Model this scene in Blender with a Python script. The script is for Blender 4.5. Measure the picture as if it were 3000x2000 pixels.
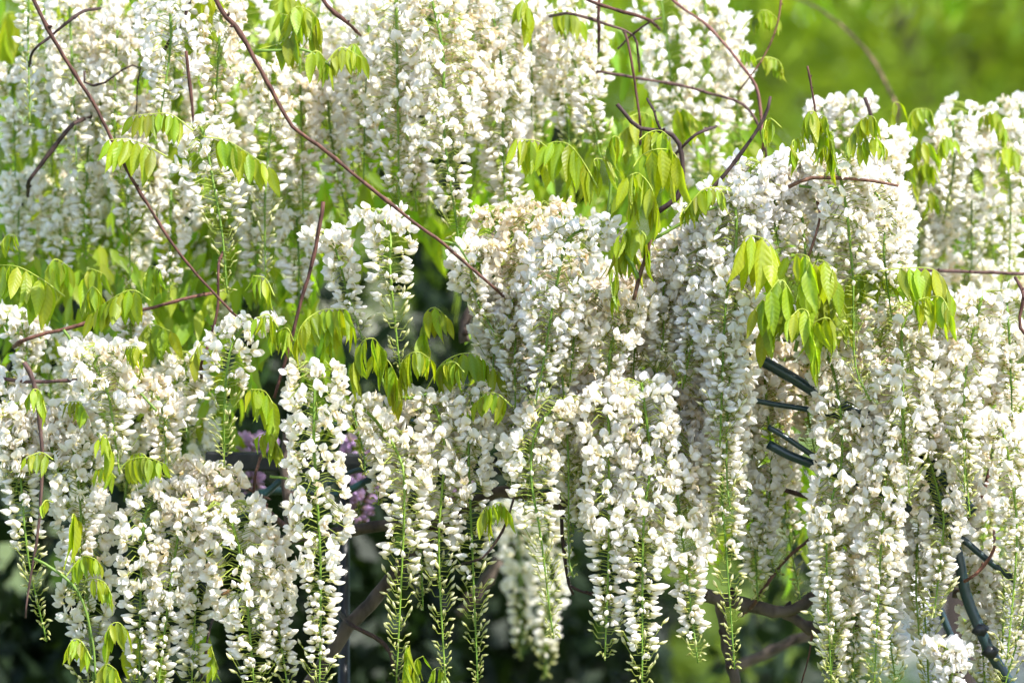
import bpy, math, random
import numpy as np
from mathutils import Vector, Matrix

# ------------------------------------------------------------------ camera, sky, sun, exposure
for o in list(bpy.data.objects):
    bpy.data.objects.remove(o)
scene = bpy.context.scene
COL = scene.collection
D = 5.0            # metres from the lens to the plane in focus
CZ = 1.95          # lens height
MM = 0.0004        # metres per photograph pixel at the plane in focus

cam_data = bpy.data.cameras.new('camera')
cam = bpy.data.objects.new('camera', cam_data)
COL.objects.link(cam)
cam.location = (0, -D, CZ)
cam.rotation_euler = (math.radians(90), 0, 0)
cam_data.sensor_width = 36
cam_data.lens = 36 * D / (3000 * MM)
cam_data.clip_end = 500
cam_data.dof.use_dof = True
cam_data.dof.focus_distance = D - 0.02
cam_data.dof.aperture_fstop = 4.0
scene.camera = cam

SUN_EL, SUN_AZ = math.radians(52), math.radians(128)   # azimuth from +Y, clockwise seen from above
world = bpy.data.worlds.new('World')
scene.world = world
world.use_nodes = True
wn = world.node_tree
sky = wn.nodes.new('ShaderNodeTexSky')
sky.sky_type = 'NISHITA'
sky.sun_disc = False
sky.sun_elevation = SUN_EL
sky.sun_rotation = SUN_AZ
bg = wn.nodes['Background']
bg.inputs['Strength'].default_value = 0.15
wn.links.new(sky.outputs[0], bg.inputs['Color'])

sun_data = bpy.data.lights.new('sun', 'SUN')
sun_data.energy = 3.9
sun_data.angle = math.radians(0.5)
sun_data.color = (1.0, 0.965, 0.92)
sun = bpy.data.objects.new('sun', sun_data)
COL.objects.link(sun)
to_sun = Vector((math.sin(SUN_AZ) * math.cos(SUN_EL), math.cos(SUN_AZ) * math.cos(SUN_EL), math.sin(SUN_EL)))
sun.rotation_euler = (-to_sun).to_track_quat('-Z', 'Y').to_euler()

vs = scene.view_settings
vs.view_transform = 'Standard'
vs.look = 'None'
vs.exposure = 1.55
vs.gamma = 1
vs.use_curve_mapping = False
scene.cycles.max_bounces = 7
scene.cycles.diffuse_bounces = 4
scene.cycles.transmission_bounces = 5
scene.cycles.sample_clamp_indirect = 6
scene.cycles.use_adaptive_sampling = True
scene.cycles.adaptive_threshold = 0.035

# ------------------------------------------------------------------ helpers
def at(px, py, Y=0.0):
    """photograph pixel + distance behind the plane in focus -> world point"""
    k = MM * (D + Y) / D
    return Vector(((px - 1500) * k, Y, CZ - (py - 1000) * k))

def tag(o, label, cat, group=None):
    o['label'] = label
    o['category'] = cat
    if group:
        o['group'] = group
    return o

def empty(name, loc):
    o = bpy.data.objects.new(name, None)
    o.empty_display_size = 0.02
    o.location = loc
    COL.objects.link(o)
    return o

def link(name, mesh, parent=None, basis=None, color=None):
    o = bpy.data.objects.new(name, mesh)
    if parent is not None:
        o.parent = parent
    if basis is not None:
        o.matrix_basis = basis
    if color is not None:
        o.color = color
    COL.objects.link(o)
    return o

class MB:
    """collects vertices, faces and per-vertex colours, builds one mesh"""
    def __init__(s):
        s.v, s.f, s.c = [], [], []
    def grid(s, pts, nu, nv, cols):
        b = len(s.v)
        s.v += pts
        s.c += cols
        for j in range(nv - 1):
            for i in range(nu - 1):
                a = b + j * nu + i
                s.f.append((a, a + 1, a + nu + 1, a + nu))
    def tube(s, pts, rad, n, cols, cap=True):
        b = len(s.v)
        m = len(pts)
        ref = None
        for k in range(m):
            t = (pts[min(k + 1, m - 1)] - pts[max(k - 1, 0)])
            t = t.normalized() if t.length > 1e-9 else Vector((0, 0, 1))
            if ref is None:
                ref = t.orthogonal().normalized()
            x = (ref - t * ref.dot(t))
            x = x.normalized() if x.length > 1e-6 else t.orthogonal().normalized()
            ref = x
            y = t.cross(x)
            r = rad[k] if isinstance(rad, (list, tuple)) else rad
            for i in range(n):
                a = 2 * math.pi * i / n
                s.v.append(tuple(pts[k] + x * (math.cos(a) * r) + y * (math.sin(a) * r)))
                s.c.append(cols[k] if isinstance(cols, list) else cols)
        for k in range(m - 1):
            for i in range(n):
                j = (i + 1) % n
                s.f.append((b + k * n + i, b + k * n + j, b + (k + 1) * n + j, b + (k + 1) * n + i))
        if cap:
            s.f.append(tuple(b + i for i in reversed(range(n))))
            s.f.append(tuple(b + (m - 1) * n + i for i in range(n)))
    def mesh(s, name, mat, smooth=True):
        me = bpy.data.meshes.new(name)
        me.from_pydata([tuple(p) for p in s.v], [], s.f)
        me.materials.append(mat)
        ca = me.color_attributes.new('Col', 'FLOAT_COLOR', 'POINT')
        arr = np.ones((len(s.v), 4), dtype=np.float32)
        arr[:, :3] = np.array(s.c, dtype=np.float32).reshape(-1, 3)
        ca.data.foreach_set('color', arr.ravel())
        if smooth:
            me.polygons.foreach_set('use_smooth', [True] * len(me.polygons))
        return me

def mix(a, b, t):
    t = max(0.0, min(1.0, t))
    return tuple(a[i] * (1 - t) + b[i] * t for i in range(3))

def spline(P, n):
    """Catmull-Rom through the points P, n samples at even arc length"""
    P = [Vector(p) for p in P]
    if len(P) == 2:
        P = [P[0], (P[0] + P[1]) / 2, P[1]]
    Q = [P[0] * 2 - P[1]] + P + [P[-1] * 2 - P[-2]]
    out = []
    for i in range(1, len(Q) - 2):
        p0, p1, p2, p3 = Q[i - 1], Q[i], Q[i + 1], Q[i + 2]
        for k in range(12):
            t = k / 12
            out.append(0.5 * ((2 * p1) + (p2 - p0) * t + (2 * p0 - 5 * p1 + 4 * p2 - p3) * t * t + (3 * p1 - p0 - 3 * p2 + p3) * t ** 3))
    out.append(P[-1])
    d = [0]
    for a, b in zip(out, out[1:]):
        d.append(d[-1] + (b - a).length)
    res, j = [], 0
    for k in range(n):
        s = d[-1] * k / (n - 1)
        while j < len(d) - 2 and d[j + 1] < s:
            j += 1
        u = (s - d[j]) / max(1e-9, d[j + 1] - d[j])
        res.append(out[j].lerp(out[j + 1], min(1, u)))
    return res, d[-1]

# ------------------------------------------------------------------ materials
def new_mat(name):
    m = bpy.data.materials.new(name)
    m.use_nodes = True
    nt = m.node_tree
    nt.nodes.clear()
    out = nt.nodes.new('ShaderNodeOutputMaterial')
    return m, nt, out

def N(nt, kind, **kw):
    n = nt.nodes.new(kind)
    for k, v in kw.items():
        setattr(n, k, v)
    return n

def mulcol(nt, a, b):
    n = N(nt, 'ShaderNodeMix', data_type='RGBA', blend_type='MULTIPLY')
    n.inputs[0].default_value = 1
    for sock, val in ((n.inputs[6], a), (n.inputs[7], b)):
        if isinstance(val, tuple):
            sock.default_value = (*val, 1)
        else:
            nt.links.new(val, sock)
    return n.outputs[2]

def leafy_material(name, trans, tint, rough, spec, noise_scale=0, noise_lo=0.8, bump=0.0, veins=False):
    """thin translucent petal or leaf: the vertex colour x the object's own tint"""
    m, nt, out = new_mat(name)
    at_ = N(nt, 'ShaderNodeAttribute', attribute_name='Col')
    oi = N(nt, 'ShaderNodeObjectInfo')
    col = mulcol(nt, at_.outputs['Color'], oi.outputs['Color'])
    tc = N(nt, 'ShaderNodeTexCoord')
    nrm = None
    if noise_scale:
        nz = N(nt, 'ShaderNodeTexNoise')
        nz.inputs['Scale'].default_value = noise_scale
        nz.inputs['Detail'].default_value = 3
        nt.links.new(tc.outputs['Object'], nz.inputs['Vector'])
        mr = N(nt, 'ShaderNodeMapRange')
        mr.inputs['From Min'].default_value = 0.3
        mr.inputs['From Max'].default_value = 0.7
        mr.inputs['To Min'].default_value = noise_lo
        mr.inputs['To Max'].default_value = 1.0
        nt.links.new(nz.outputs['Fac'], mr.inputs['Value'])
        col = mulcol(nt, col, mr.outputs['Result'])
        if bump:
            bp = N(nt, 'ShaderNodeBump')
            bp.inputs['Strength'].default_value = bump
            bp.inputs['Distance'].default_value = 0.001
            nt.links.new(nz.outputs['Fac'], bp.inputs['Height'])
            nrm = bp.outputs['Normal']
    if veins:
        wv = N(nt, 'ShaderNodeTexWave', wave_type='BANDS', bands_direction='DIAGONAL')
        mp = N(nt, 'ShaderNodeMapping')
        sx = N(nt, 'ShaderNodeSeparateXYZ')
        ab = N(nt, 'ShaderNodeMath', operation='ABSOLUTE')
        cb = N(nt, 'ShaderNodeCombineXYZ')
        nt.links.new(tc.outputs['Object'], sx.inputs[0])
        nt.links.new(sx.outputs['Y'], ab.inputs[0])
        nt.links.new(ab.outputs[0], cb.inputs['X'])
        nt.links.new(sx.outputs['X'], cb.inputs['Y'])
        wv.inputs['Scale'].default_value = 5.5
        wv.inputs['Distortion'].default_value = 0.6
        mp.inputs['Scale'].default_value = (-1.0, 1.0, 1.0)
        nt.links.new(cb.outputs[0], mp.inputs['Vector'])
        nt.links.new(mp.outputs[0], wv.inputs['Vector'])
        bp = N(nt, 'ShaderNodeBump')
        bp.inputs['Strength'].default_value = 0.10
        bp.inputs['Distance'].default_value = 0.012
        nt.links.new(wv.outputs['Fac'], bp.inputs['Height'])
        nrm = bp.outputs['Normal']
        mr = N(nt, 'ShaderNodeMapRange')
        mr.inputs['To Min'].default_value = 0.93
        mr.inputs['To Max'].default_value = 1.02
        nt.links.new(wv.outputs['Fac'], mr.inputs['Value'])
        col = mulcol(nt, col, mr.outputs['Result'])
    bs = N(nt, 'ShaderNodeBsdfPrincipled')
    bs.inputs['Roughness'].default_value = rough
    bs.inputs['Specular IOR Level'].default_value = spec
    nt.links.new(col, bs.inputs['Base Color'])
    tr = N(nt, 'ShaderNodeBsdfTranslucent')
    nt.links.new(mulcol(nt, col, tint), tr.inputs['Color'])
    mx = N(nt, 'ShaderNodeMixShader')
    mx.inputs[0].default_value = trans
    nt.links.new(bs.outputs[0], mx.inputs[1])
    nt.links.new(tr.outputs[0], mx.inputs[2])
    if nrm is not None:
        nt.links.new(nrm, bs.inputs['Normal'])
    nt.links.new(mx.outputs[0], out.inputs['Surface'])
    return m

def solid_material(name, c0, c1, scale, rough, bump=0.3, stretch=(1, 1, 1), spec=0.3, dist=0.002, metallic=0.0):
    m, nt, out = new_mat(name)
    tc = N(nt, 'ShaderNodeTexCoord')
    mp = N(nt, 'ShaderNodeMapping')
    mp.inputs['Scale'].default_value = stretch
    nz = N(nt, 'ShaderNodeTexNoise')
    nz.inputs['Scale'].default_value = scale
    nz.inputs['Detail'].default_value = 5
    rp = N(nt, 'ShaderNodeValToRGB')
    rp.color_ramp.elements[0].position = 0.3
    rp.color_ramp.elements[1].position = 0.7
    rp.color_ramp.elements[0].color = (*c0, 1)
    rp.color_ramp.elements[1].color = (*c1, 1)
    bs = N(nt, 'ShaderNodeBsdfPrincipled')
    bs.inputs['Roughness'].default_value = rough
    bs.inputs['Specular IOR Level'].default_value = spec
    bs.inputs['Metallic'].default_value = metallic
    bp = N(nt, 'ShaderNodeBump')
    bp.inputs['Strength'].default_value = bump
    bp.inputs['Distance'].default_value = dist
    nt.links.new(tc.outputs['Object'], mp.inputs['Vector'])
    nt.links.new(mp.outputs[0], nz.inputs['Vector'])
    nt.links.new(nz.outputs['Fac'], rp.inputs['Fac'])
    oi = N(nt, 'ShaderNodeObjectInfo')
    nt.links.new(mulcol(nt, rp.outputs['Color'], oi.outputs['Color']), bs.inputs['Base Color'])
    nt.links.new(nz.outputs['Fac'], bp.inputs['Height'])
    nt.links.new(bp.outputs['Normal'], bs.inputs['Normal'])
    nt.links.new(bs.outputs[0], out.inputs['Surface'])
    return m

M_PETAL = leafy_material('petal', 0.50, (1.0, 0.95, 0.81), 0.55, 0.25)
M_STALK = leafy_material('stalk', 0.10, (1.0, 1.0, 0.6), 0.5, 0.35)
M_LEAF = leafy_material('leaf', 0.55, (1.65, 1.72, 0.45), 0.42, 0.32, veins=True)
M_MASS = leafy_material('mass leaf', 0.55, (1.65, 1.72, 0.45), 0.4, 0.4)
M_FAR_LEAF = leafy_material('far leaf', 0.42, (1.5, 1.35, 0.5), 0.5, 0.3)
M_BARK = solid_material('bark', (0.04, 0.022, 0.017), (0.15, 0.088, 0.066), 160, 0.75, 1.0, (1, 1, 0.35))
M_OLDBARK = solid_material('old bark', (0.03, 0.022, 0.018), (0.12, 0.09, 0.075), 60, 0.85, 0.9, (1, 1, 0.4), dist=0.006)
M_PIPE = solid_material('green painted metal', (0.004, 0.017, 0.019), (0.007, 0.028, 0.030), 40, 0.32, 0.05, spec=0.5)
M_BLACK = solid_material('black painted metal', (0.006, 0.007, 0.008), (0.012, 0.013, 0.014), 30, 0.4, 0.05, spec=0.4)
M_GROUND = solid_material('ground', (0.05, 0.085, 0.02), (0.11, 0.13, 0.04), 2.5, 0.95, 0.3)
M_PATH = solid_material('pale gravel', (0.42, 0.39, 0.37), (0.55, 0.52, 0.5), 6, 0.9, 0.3)
M_BEE = solid_material('bee', (0.02, 0.012, 0.006), (0.16, 0.08, 0.02), 300, 0.5, 0.1)

# ------------------------------------------------------------------ setting: ground, path
def sheet(name, x0, x1, y0, y1, z, mat, n=1):
    b = MB()
    for j in range(n + 1):
        for i in range(n + 1):
            b.v.append((x0 + (x1 - x0) * i / n, y0 + (y1 - y0) * j / n, z))
            b.c.append((1, 1, 1))
    for j in range(n):
        for i in range(n):
            a = j * (n + 1) + i
            b.f.append((a, a + 1, a + n + 2, a + n + 1))
    o = link(name, b.mesh(name, mat))
    o['kind'] = 'structure'
    return o
sheet('ground', -160, 160, -20, 300, 0.0, M_GROUND)
sheet('path', 0.6, 4.2, 2, 80, 0.004, M_PATH)

# ------------------------------------------------------------------ floret meshes
WHITE = (0.87, 0.865, 0.885)
YEL = (0.80, 0.72, 0.28)
GRN = (0.34, 0.42, 0.07)
STALK = (0.10, 0.19, 0.018)
rnd = random.Random(4)

def banner(b, rng, crumple=0.0, white=WHITE, size=1.0):
    """round standard petal: a short claw, then a nearly flat disc facing outward, creased down its middle, its sides folded back a little"""
    nu, nv = 5, 6
    pts, cols = [], []
    wig = [rng.uniform(-1, 1) for _ in range(8)]
    stand = 88 + wig[0] * 16
    fold = 0.08 + 0.6 * rng.random() ** 2          # how far the sides fold back
    cup = rng.uniform(-0.10, 0.16)
    x, z = 0.003, 0.001
    spine = []
    for j in range(nv):
        v = j / (nv - 1)
        spine.append((x, z))
        ang = math.radians(30 + (stand - 30) * min(1, v * 3.2))
        x += math.cos(ang) * 0.0054 * size
        z += math.sin(ang) * 0.0054 * size
    prof = [0.26, 0.74, 1.0, 0.98, 0.76, 0.36]
    for j in range(nv):
        v = j / (nv - 1)
        sx, sz = spine[j]
        for i in range(nu):
            u = -1 + 2 * i / (nu - 1)
            w = prof[j] * 0.0138 * size
            y = w * u
            back = -abs(y) * fold - cup * w * u * u + 0.0011 * (1 - abs(u)) * (v < 0.9)
            twist = 0.0016 * wig[1] * u * v + 0.0012 * wig[2 + i] * v * abs(u)
            pz = sz - 0.0022 * u * u * (v > 0.6) * size
            if abs(u) < 0.1 and j == nv - 1:
                pz -= 0.0014
            pts.append((sx + back + twist + crumple * rng.uniform(-1, 1), y * (1 - 0.5 * fold) + crumple * rng.uniform(-1, 1), pz + crumple * rng.uniform(-1, 1)))
            spot = max(0, 1 - abs(u) * 1.35) * max(0, 1 - v * 1.6)
            cols.append(mix(white, YEL, spot * 1.0 + (0.5 if j == 0 else 0)))
    b.grid(pts, nu, nv, cols)

def pod(b, length, rad, up, c0, c1, flat=0.75, n=6, dirdeg=-20, x0=0.002, prof=(0.45, 0.9, 1.0, 0.8, 0.28), tipcol=None):
    """curved closed body: keel, half-open flower, bud"""
    m = len(prof)
    base = len(b.v)
    ang = math.radians(dirdeg)
    x, z = x0, 0.0
    for k in range(m):
        r = rad * prof[k]
        nx, nz = -math.sin(ang), math.cos(ang)
        for i in range(n):
            a = 2 * math.pi * i / n
            b.v.append((x + nx * math.cos(a) * r, math.sin(a) * r * flat, z + nz * math.cos(a) * r))
            t = k / (m - 1)
            c = mix(c0, c1, t * 2.2)
            if tipcol and t > 0.7:
                c = mix(c, tipcol, (t - 0.7) * 2)
            b.c.append(c)
        x += math.cos(ang) * length / (m - 1)
        z += math.sin(ang) * length / (m - 1)
        ang += math.radians(up) / (m - 1)
    for k in range(m - 1):
        for i in range(n):
            j = (i + 1) % n
            b.f.append((base + k * n + i, base + k * n + j, base + (k + 1) * n + j, base + (k + 1) * n + i))
    b.f.append(tuple(base + (m - 1) * n + i for i in range(n)))

def wings(b, rng, white=WHITE, crumple=0.0, size=1.0):
    for s in (-1, 1):
        pts, cols = [], []
        ang0 = math.radians(-26 + rng.uniform(-22, 22))
        flare = rng.uniform(0.7, 2.6)
        for j in range(5):
            v = j / 4
            ang = ang0 + math.radians(18) * v
            cx = 0.003 + math.cos(ang) * 0.0245 * v * size
            cz = math.sin(ang) * 0.0245 * v * size
            h = (0.0015, 0.0060, 0.0082, 0.0066, 0.0012)[j] * size
            y = s * (0.0016 + 0.0042 * math.sin(v * 2.2) * flare)
            for i in range(3):
                u = -1 + i
                bulge = s * 0.0016 * (1 - u * u)
                pts.append((cx - math.sin(ang) * h * u + crumple * rng.uniform(-1, 1),
                            y + bulge - s * 0.0012 * (u > 0) + crumple * rng.uniform(-1, 1),
                            cz + math.cos(ang) * h * u + crumple * rng.uniform(-1, 1)))
                cols.append(mix(mix(YEL, white, 0.1), white, v * 2.6))
        b.grid(pts, 3, 5, cols)

def calyx(b, r=0.0029, c=GRN, length=0.0055):
    pod(b, length, r, 0, c, mix(c, (0.6, 0.55, 0.25), 0.5), flat=1.0, n=6, dirdeg=5, x0=-0.002, prof=(0.4, 0.95, 1.1))

WHOLE, BANNERS, KEELS, CALYX, HALF, BUD, WILT = [], [], [], [], [], [], []
for k in range(12):
    r1 = random.Random(100 + k)
    size = 0.90 + 0.02 * k
    b = MB(); calyx(b); banner(b, r1, size=size); st = r1.getstate(); wings(b, r1, size=size)
    pod(b, 0.020 * size, 0.0040, 42, mix(WHITE, YEL, 0.3), WHITE, dirdeg=-36)
    WHOLE.append(b.mesh('flower', M_PETAL, False))
    r1 = random.Random(100 + k)
    b = MB(); banner(b, r1, size=size); BANNERS.append(b.mesh('banner_petal', M_PETAL, False))
    b = MB(); wings(b, r1, size=size); pod(b, 0.020 * size, 0.0040, 42, mix(WHITE, YEL, 0.3), WHITE, dirdeg=-36)
    KEELS.append(b.mesh('keel', M_PETAL, False))
b = MB(); calyx(b); CALYX.append(b.mesh('flower', M_PETAL))
for k in range(5):
    r1 = random.Random(200 + k)
    b = MB(); calyx(b)
    pod(b, 0.023 + 0.0012 * k, 0.0050 + 0.0003 * k, r1.uniform(25, 60), mix(WHITE, (0.62, 0.62, 0.2), 0.75), WHITE, flat=0.72,
        dirdeg=r1.uniform(-25, -5), prof=(0.55, 0.85, 1.05, 1.0, 0.7, 0.2))
    if k % 2:
        wings(b, r1, size=0.7)
    HALF.append(b.mesh('half_open_flower', M_PETAL))
for k in range(5):
    r1 = random.Random(300 + k)
    b = MB(); calyx(b, 0.0024 - 0.0001 * k, (0.30, 0.36, 0.07))
    L = 0.0165 - 0.0022 * k
    g = k / 4
    pod(b, L, 0.0034 - 0.0003 * k, r1.uniform(5, 30), mix((0.55, 0.58, 0.2), (0.36, 0.44, 0.10), g),
        mix((0.80, 0.79, 0.58), (0.52, 0.56, 0.22), g), flat=0.9, dirdeg=0, prof=(0.6, 1.0, 0.95, 0.6, 0.12), tipcol=(0.74, 0.72, 0.5))
    BUD.append(b.mesh('bud', M_PETAL))
for k in range(4):
    r1 = random.Random(400 + k)
    cream = mix((0.86, 0.80, 0.72), (0.84, 0.73, 0.62), k / 4)
    b = MB(); calyx(b)
    banner(b, r1, crumple=0.0026, white=cream, size=0.78)
    wings(b, r1, white=cream, crumple=0.0018, size=0.85)
    WILT.append(b.mesh('wilted_flower', M_PETAL, False))

# ------------------------------------------------------------------ racemes
STYLE = {  # open until, half-open until, share of wilted among the upper flowers, tint
    'F': (0.66, 0.88, 0.16, (1.0, 0.99, 0.975)),
    'T': (0.46, 0.66, 0.10, (1.0, 0.99, 0.97)),
    'B': (0.04, 0.45, 0.00, (1.0, 1.0, 0.92)),
    'C': (0.72, 0.90, 0.50, (1.0, 0.96, 0.90)),
    'L': (0.72, 0.90, 0.05, (0.965, 0.965, 1.0)),
    'G': (0.0, 0.0, 0.00, (1.0, 1.0, 0.85)),
    'P': (0.80, 0.92, 0.02, (0.58, 0.40, 0.70)),
}

def raceme(pts, W, Y, style, label, group, detail=1, pitch=9.0, seed=0, thin=1.0, name='wisteria_raceme', cat='flower cluster'):
    """pts in photograph pixels from where the stalk leaves its twig to its tip; detail 2: petals are sub-parts, 1: flowers are parts, 0: joined"""
    rng = random.Random(seed)
    k = MM * (D + Y) / D
    world = []
    n = len(pts)
    for i, (x, y) in enumerate(pts):
        world.append(at(x, y, Y + (0.03 * (1 - i / max(1, n - 1)) if n > 1 else 0)))
    if n == 2:
        a, c = world
        m = a.lerp(c, 0.45)
        m.x += rng.uniform(-0.012, 0.012)
        m.y += rng.uniform(-0.012, 0.004)
        world = [a, m, c]
    for i in range(1, len(world)):
        a = 0.004 + 0.003 * (i == len(world) - 1)
        world[i] = world[i] + Vector((rng.gauss(0, a), rng.gauss(0, a), 0))
    arch = pts[0][1] > -20
    if arch:      # the stalk rises from its twig behind, arches over and hangs
        a = at(pts[0][0] + rng.uniform(-30, 30), pts[0][1] + rng.uniform(25, 45), Y + 0.10)
        world.insert(0, a)
    curve, L = spline(world, 26)
    base = curve[0].copy()
    root = empty(name, base)
    tag(root, label, cat, group)
    open_to, half_to, wil, tint = STYLE[style]
    R = W * 0.5 * k
    sb = MB()
    stem_col = mix(STALK, (0.17, 0.27, 0.025), rng.random())
    local = [p - base for p in curve]
    rad = [0.0021 * (1 - 0.55 * i / 25) * (0.75 + W / 600) for i in range(26)]
    sb.tube(local, rad, 5, stem_col)
    cnt = max(8, int(L / (pitch * (0.59 if style not in 'GB' else 0.9) * MM)))
    phi = rng.uniform(0, 6.28)
    joined = []
    f0 = min(0.3, 0.055 / L) if arch else 0.04
    for i in range(cnt):
        t = f0 + (1 - f0) * (i + rng.uniform(-0.4, 0.4)) / (cnt - 1)
        t = min(0.995, max(0.01, t))
        phi += 2.399963 + rng.uniform(-0.4, 0.4)
        s = t * 25
        j = min(24, int(s))
        p = local[j].lerp(local[j + 1], s - j)
        if abs(math.sin(phi)) > 0.8 and rng.random() < 0.3:     # flowers crowd to the two flanks, the stalk shows between
            phi += rng.choice((-1, 1)) * rng.uniform(0.7, 1.1)
        o = Vector((math.cos(phi), math.sin(phi), 0))
        tt = t + rng.uniform(-0.04, 0.04)
        if tt < open_to:
            kind = 0
            if rng.random() < wil * (1.5 - 2.2 * t):
                kind = 3
            elif rng.random() < 0.14 * thin:
                kind = 1
        elif tt < half_to:
            kind = 1
        else:
            kind = 2
        taper = min(1, 0.55 + t * 3) * (1 if t < 0.55 else max(0.22, 1 - (t - 0.55) * 1.55))
        if kind == 2:
            u = (t - half_to) / max(0.02, 1 - half_to)
            pl = max(0.004, (R * 0.74) * (1 - 0.66 * u) - 0.004) * rng.uniform(0.75, 1.2) if style != 'G' else max(0.004, R * (0.9 - 0.6 * t))
            up = pl * 0.5
            q = p + o * pl + Vector((0, 0, up))
            mid = p + o * (pl * 0.62) - Vector((0, 0, pl * 0.02))
        elif kind == 1:
            pl = max(0.006, R * taper * 0.95 - 0.0135) * rng.uniform(0.85, 1.15)
            q = p + o * pl + Vector((0, 0, pl * rng.uniform(-0.15, 0.22)))
            mid = p + o * (pl * 0.55) + Vector((0, 0, pl * 0.12))
        else:
            pl = max(0.006, R * taper - 0.0095) * rng.uniform(0.8, 1.2)
            q = p + o * pl + Vector((0, 0, pl * rng.uniform(-0.35, 0.25)))
            mid = p + o * (pl * 0.5) + Vector((0, 0, pl * 0.2))
        if kind == 2 and style != 'G' and rng.random() < 0.30:
            continue
        pc = mix((0.32, 0.36, 0.06), stem_col, 0.3)
        sb.tube([p, mid, q], 0.00062 if kind != 2 else 0.00055, 3, pc, cap=False)
        if kind == 2:
            u = (t - half_to) / max(0.02, 1 - half_to)
            me = BUD[min(4, max(0, int(u * 4.6 + rng.uniform(-0.5, 0.8))))]
            pitch_ = math.radians(rng.uniform(-10, 65)) if t < 0.97 else math.radians(rng.uniform(-60, 0))
            sc = rng.uniform(0.85, 1.15)
        elif kind == 1:
            me = rng.choice(HALF)
            pitch_ = math.radians(rng.uniform(-12, 28))
            sc = rng.uniform(0.75, 1.08) * (1.0 if t < 0.85 else 0.85)
        elif kind == 3:
            me = rng.choice(WILT)
            pitch_ = math.radians(rng.uniform(-75, 25))
            sc = rng.uniform(0.8, 1.12)
        else:
            me = rng.randrange(len(WHOLE))
            pitch_ = math.radians(rng.gauss(-4, 24))
            sc = rng.uniform(0.86, 1.14)
        yaw = phi + rng.gauss(0, 0.5)
        roll = rng.gauss(0, 0.35)
        sc *= (0.51, 0.60, 0.58, 0.54)[kind]
        mat = Matrix.Translation(q) @ Matrix.Rotation(yaw, 4, 'Z') @ Matrix.Rotation(-pitch_, 4, 'Y') @ Matrix.Rotation(roll, 4, 'X') @ Matrix.Scale(sc, 4)
        sh = rng.uniform(0.93, 1.0)
        wm = rng.uniform(0, 0.05)
        col = (min(1, tint[0] * sh), tint[1] * sh * (1 - wm * 0.5), tint[2] * sh * (1 - wm * 1.6), 1)
        if detail == 0:
            joined.append((me if kind else WHOLE[me], mat))
        elif kind == 0 and detail == 2:
            f = link('flower', CALYX[0], root, mat, col)
            link('banner_petal', BANNERS[me], f, None, col)
            link('keel', KEELS[me], f, None, col)
        else:
            nm = ('flower', 'half_open_flower', 'bud', 'wilted_flower')[kind]
            link(nm, me if kind else WHOLE[me], root, mat, col)
    if detail == 0:
        o = link('blossom', join_meshes('blossom', joined, smooth=False), root, None, (*tint, 1))
        o['kind'] = 'stuff'
    link('stem', sb.mesh('stem', M_STALK), root)
    return root

_cache = {}
def mesh_arrays(me):
    if me.name not in _cache:
        v = np.empty(len(me.vertices) * 3, dtype=np.float64)
        me.vertices.foreach_get('co', v)
        c = np.empty(len(me.vertices) * 4, dtype=np.float32)
        me.color_attributes['Col'].data.foreach_get('color', c)
        lv = np.empty(len(me.loops), dtype=np.int64)
        me.loops.foreach_get('vertex_index', lv)
        lt = np.empty(len(me.polygons), dtype=np.int64)
        me.polygons.foreach_get('loop_total', lt)
        _cache[me.name] = (v.reshape(-1, 3), c.reshape(-1, 4), lv, lt, me.materials[0])
    return _cache[me.name]

def join_meshes(name, items, tints=None, smooth=True):
    V, C, LV, LT, off = [], [], [], [], 0
    mat = None
    for i, (me, m) in enumerate(items):
        v, c, lv, lt, mat = mesh_arrays(me)
        m = np.array(m)
        V.append(v @ m[:3, :3].T + m[:3, 3])
        C.append(c * np.array([*tints[i], 1], dtype=np.float32) if tints else c)
        LV.append(lv + off)
        LT.append(lt)
        off += len(v)
    V, C, LV, LT = np.concatenate(V), np.concatenate(C), np.concatenate(LV), np.concatenate(LT)
    me = bpy.data.meshes.new(name)
    me.vertices.add(len(V)); me.vertices.foreach_set('co', V.astype(np.float32).ravel())
    me.loops.add(len(LV)); me.loops.foreach_set('vertex_index', LV.astype(np.int32))
    me.polygons.add(len(LT))
    st = np.concatenate([[0], np.cumsum(LT)[:-1]])
    me.polygons.foreach_set('loop_start', st.astype(np.int32))
    me.polygons.foreach_set('loop_total', LT.astype(np.int32))
    me.polygons.foreach_set('use_smooth', np.full(len(LT), smooth, dtype=bool))
    me.update(calc_edges=True)
    ca = me.color_attributes.new('Col', 'FLOAT_COLOR', 'POINT')
    ca.data.foreach_set('color', C.astype(np.float32).ravel())
    me.materials.append(mat)
    return me

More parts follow.
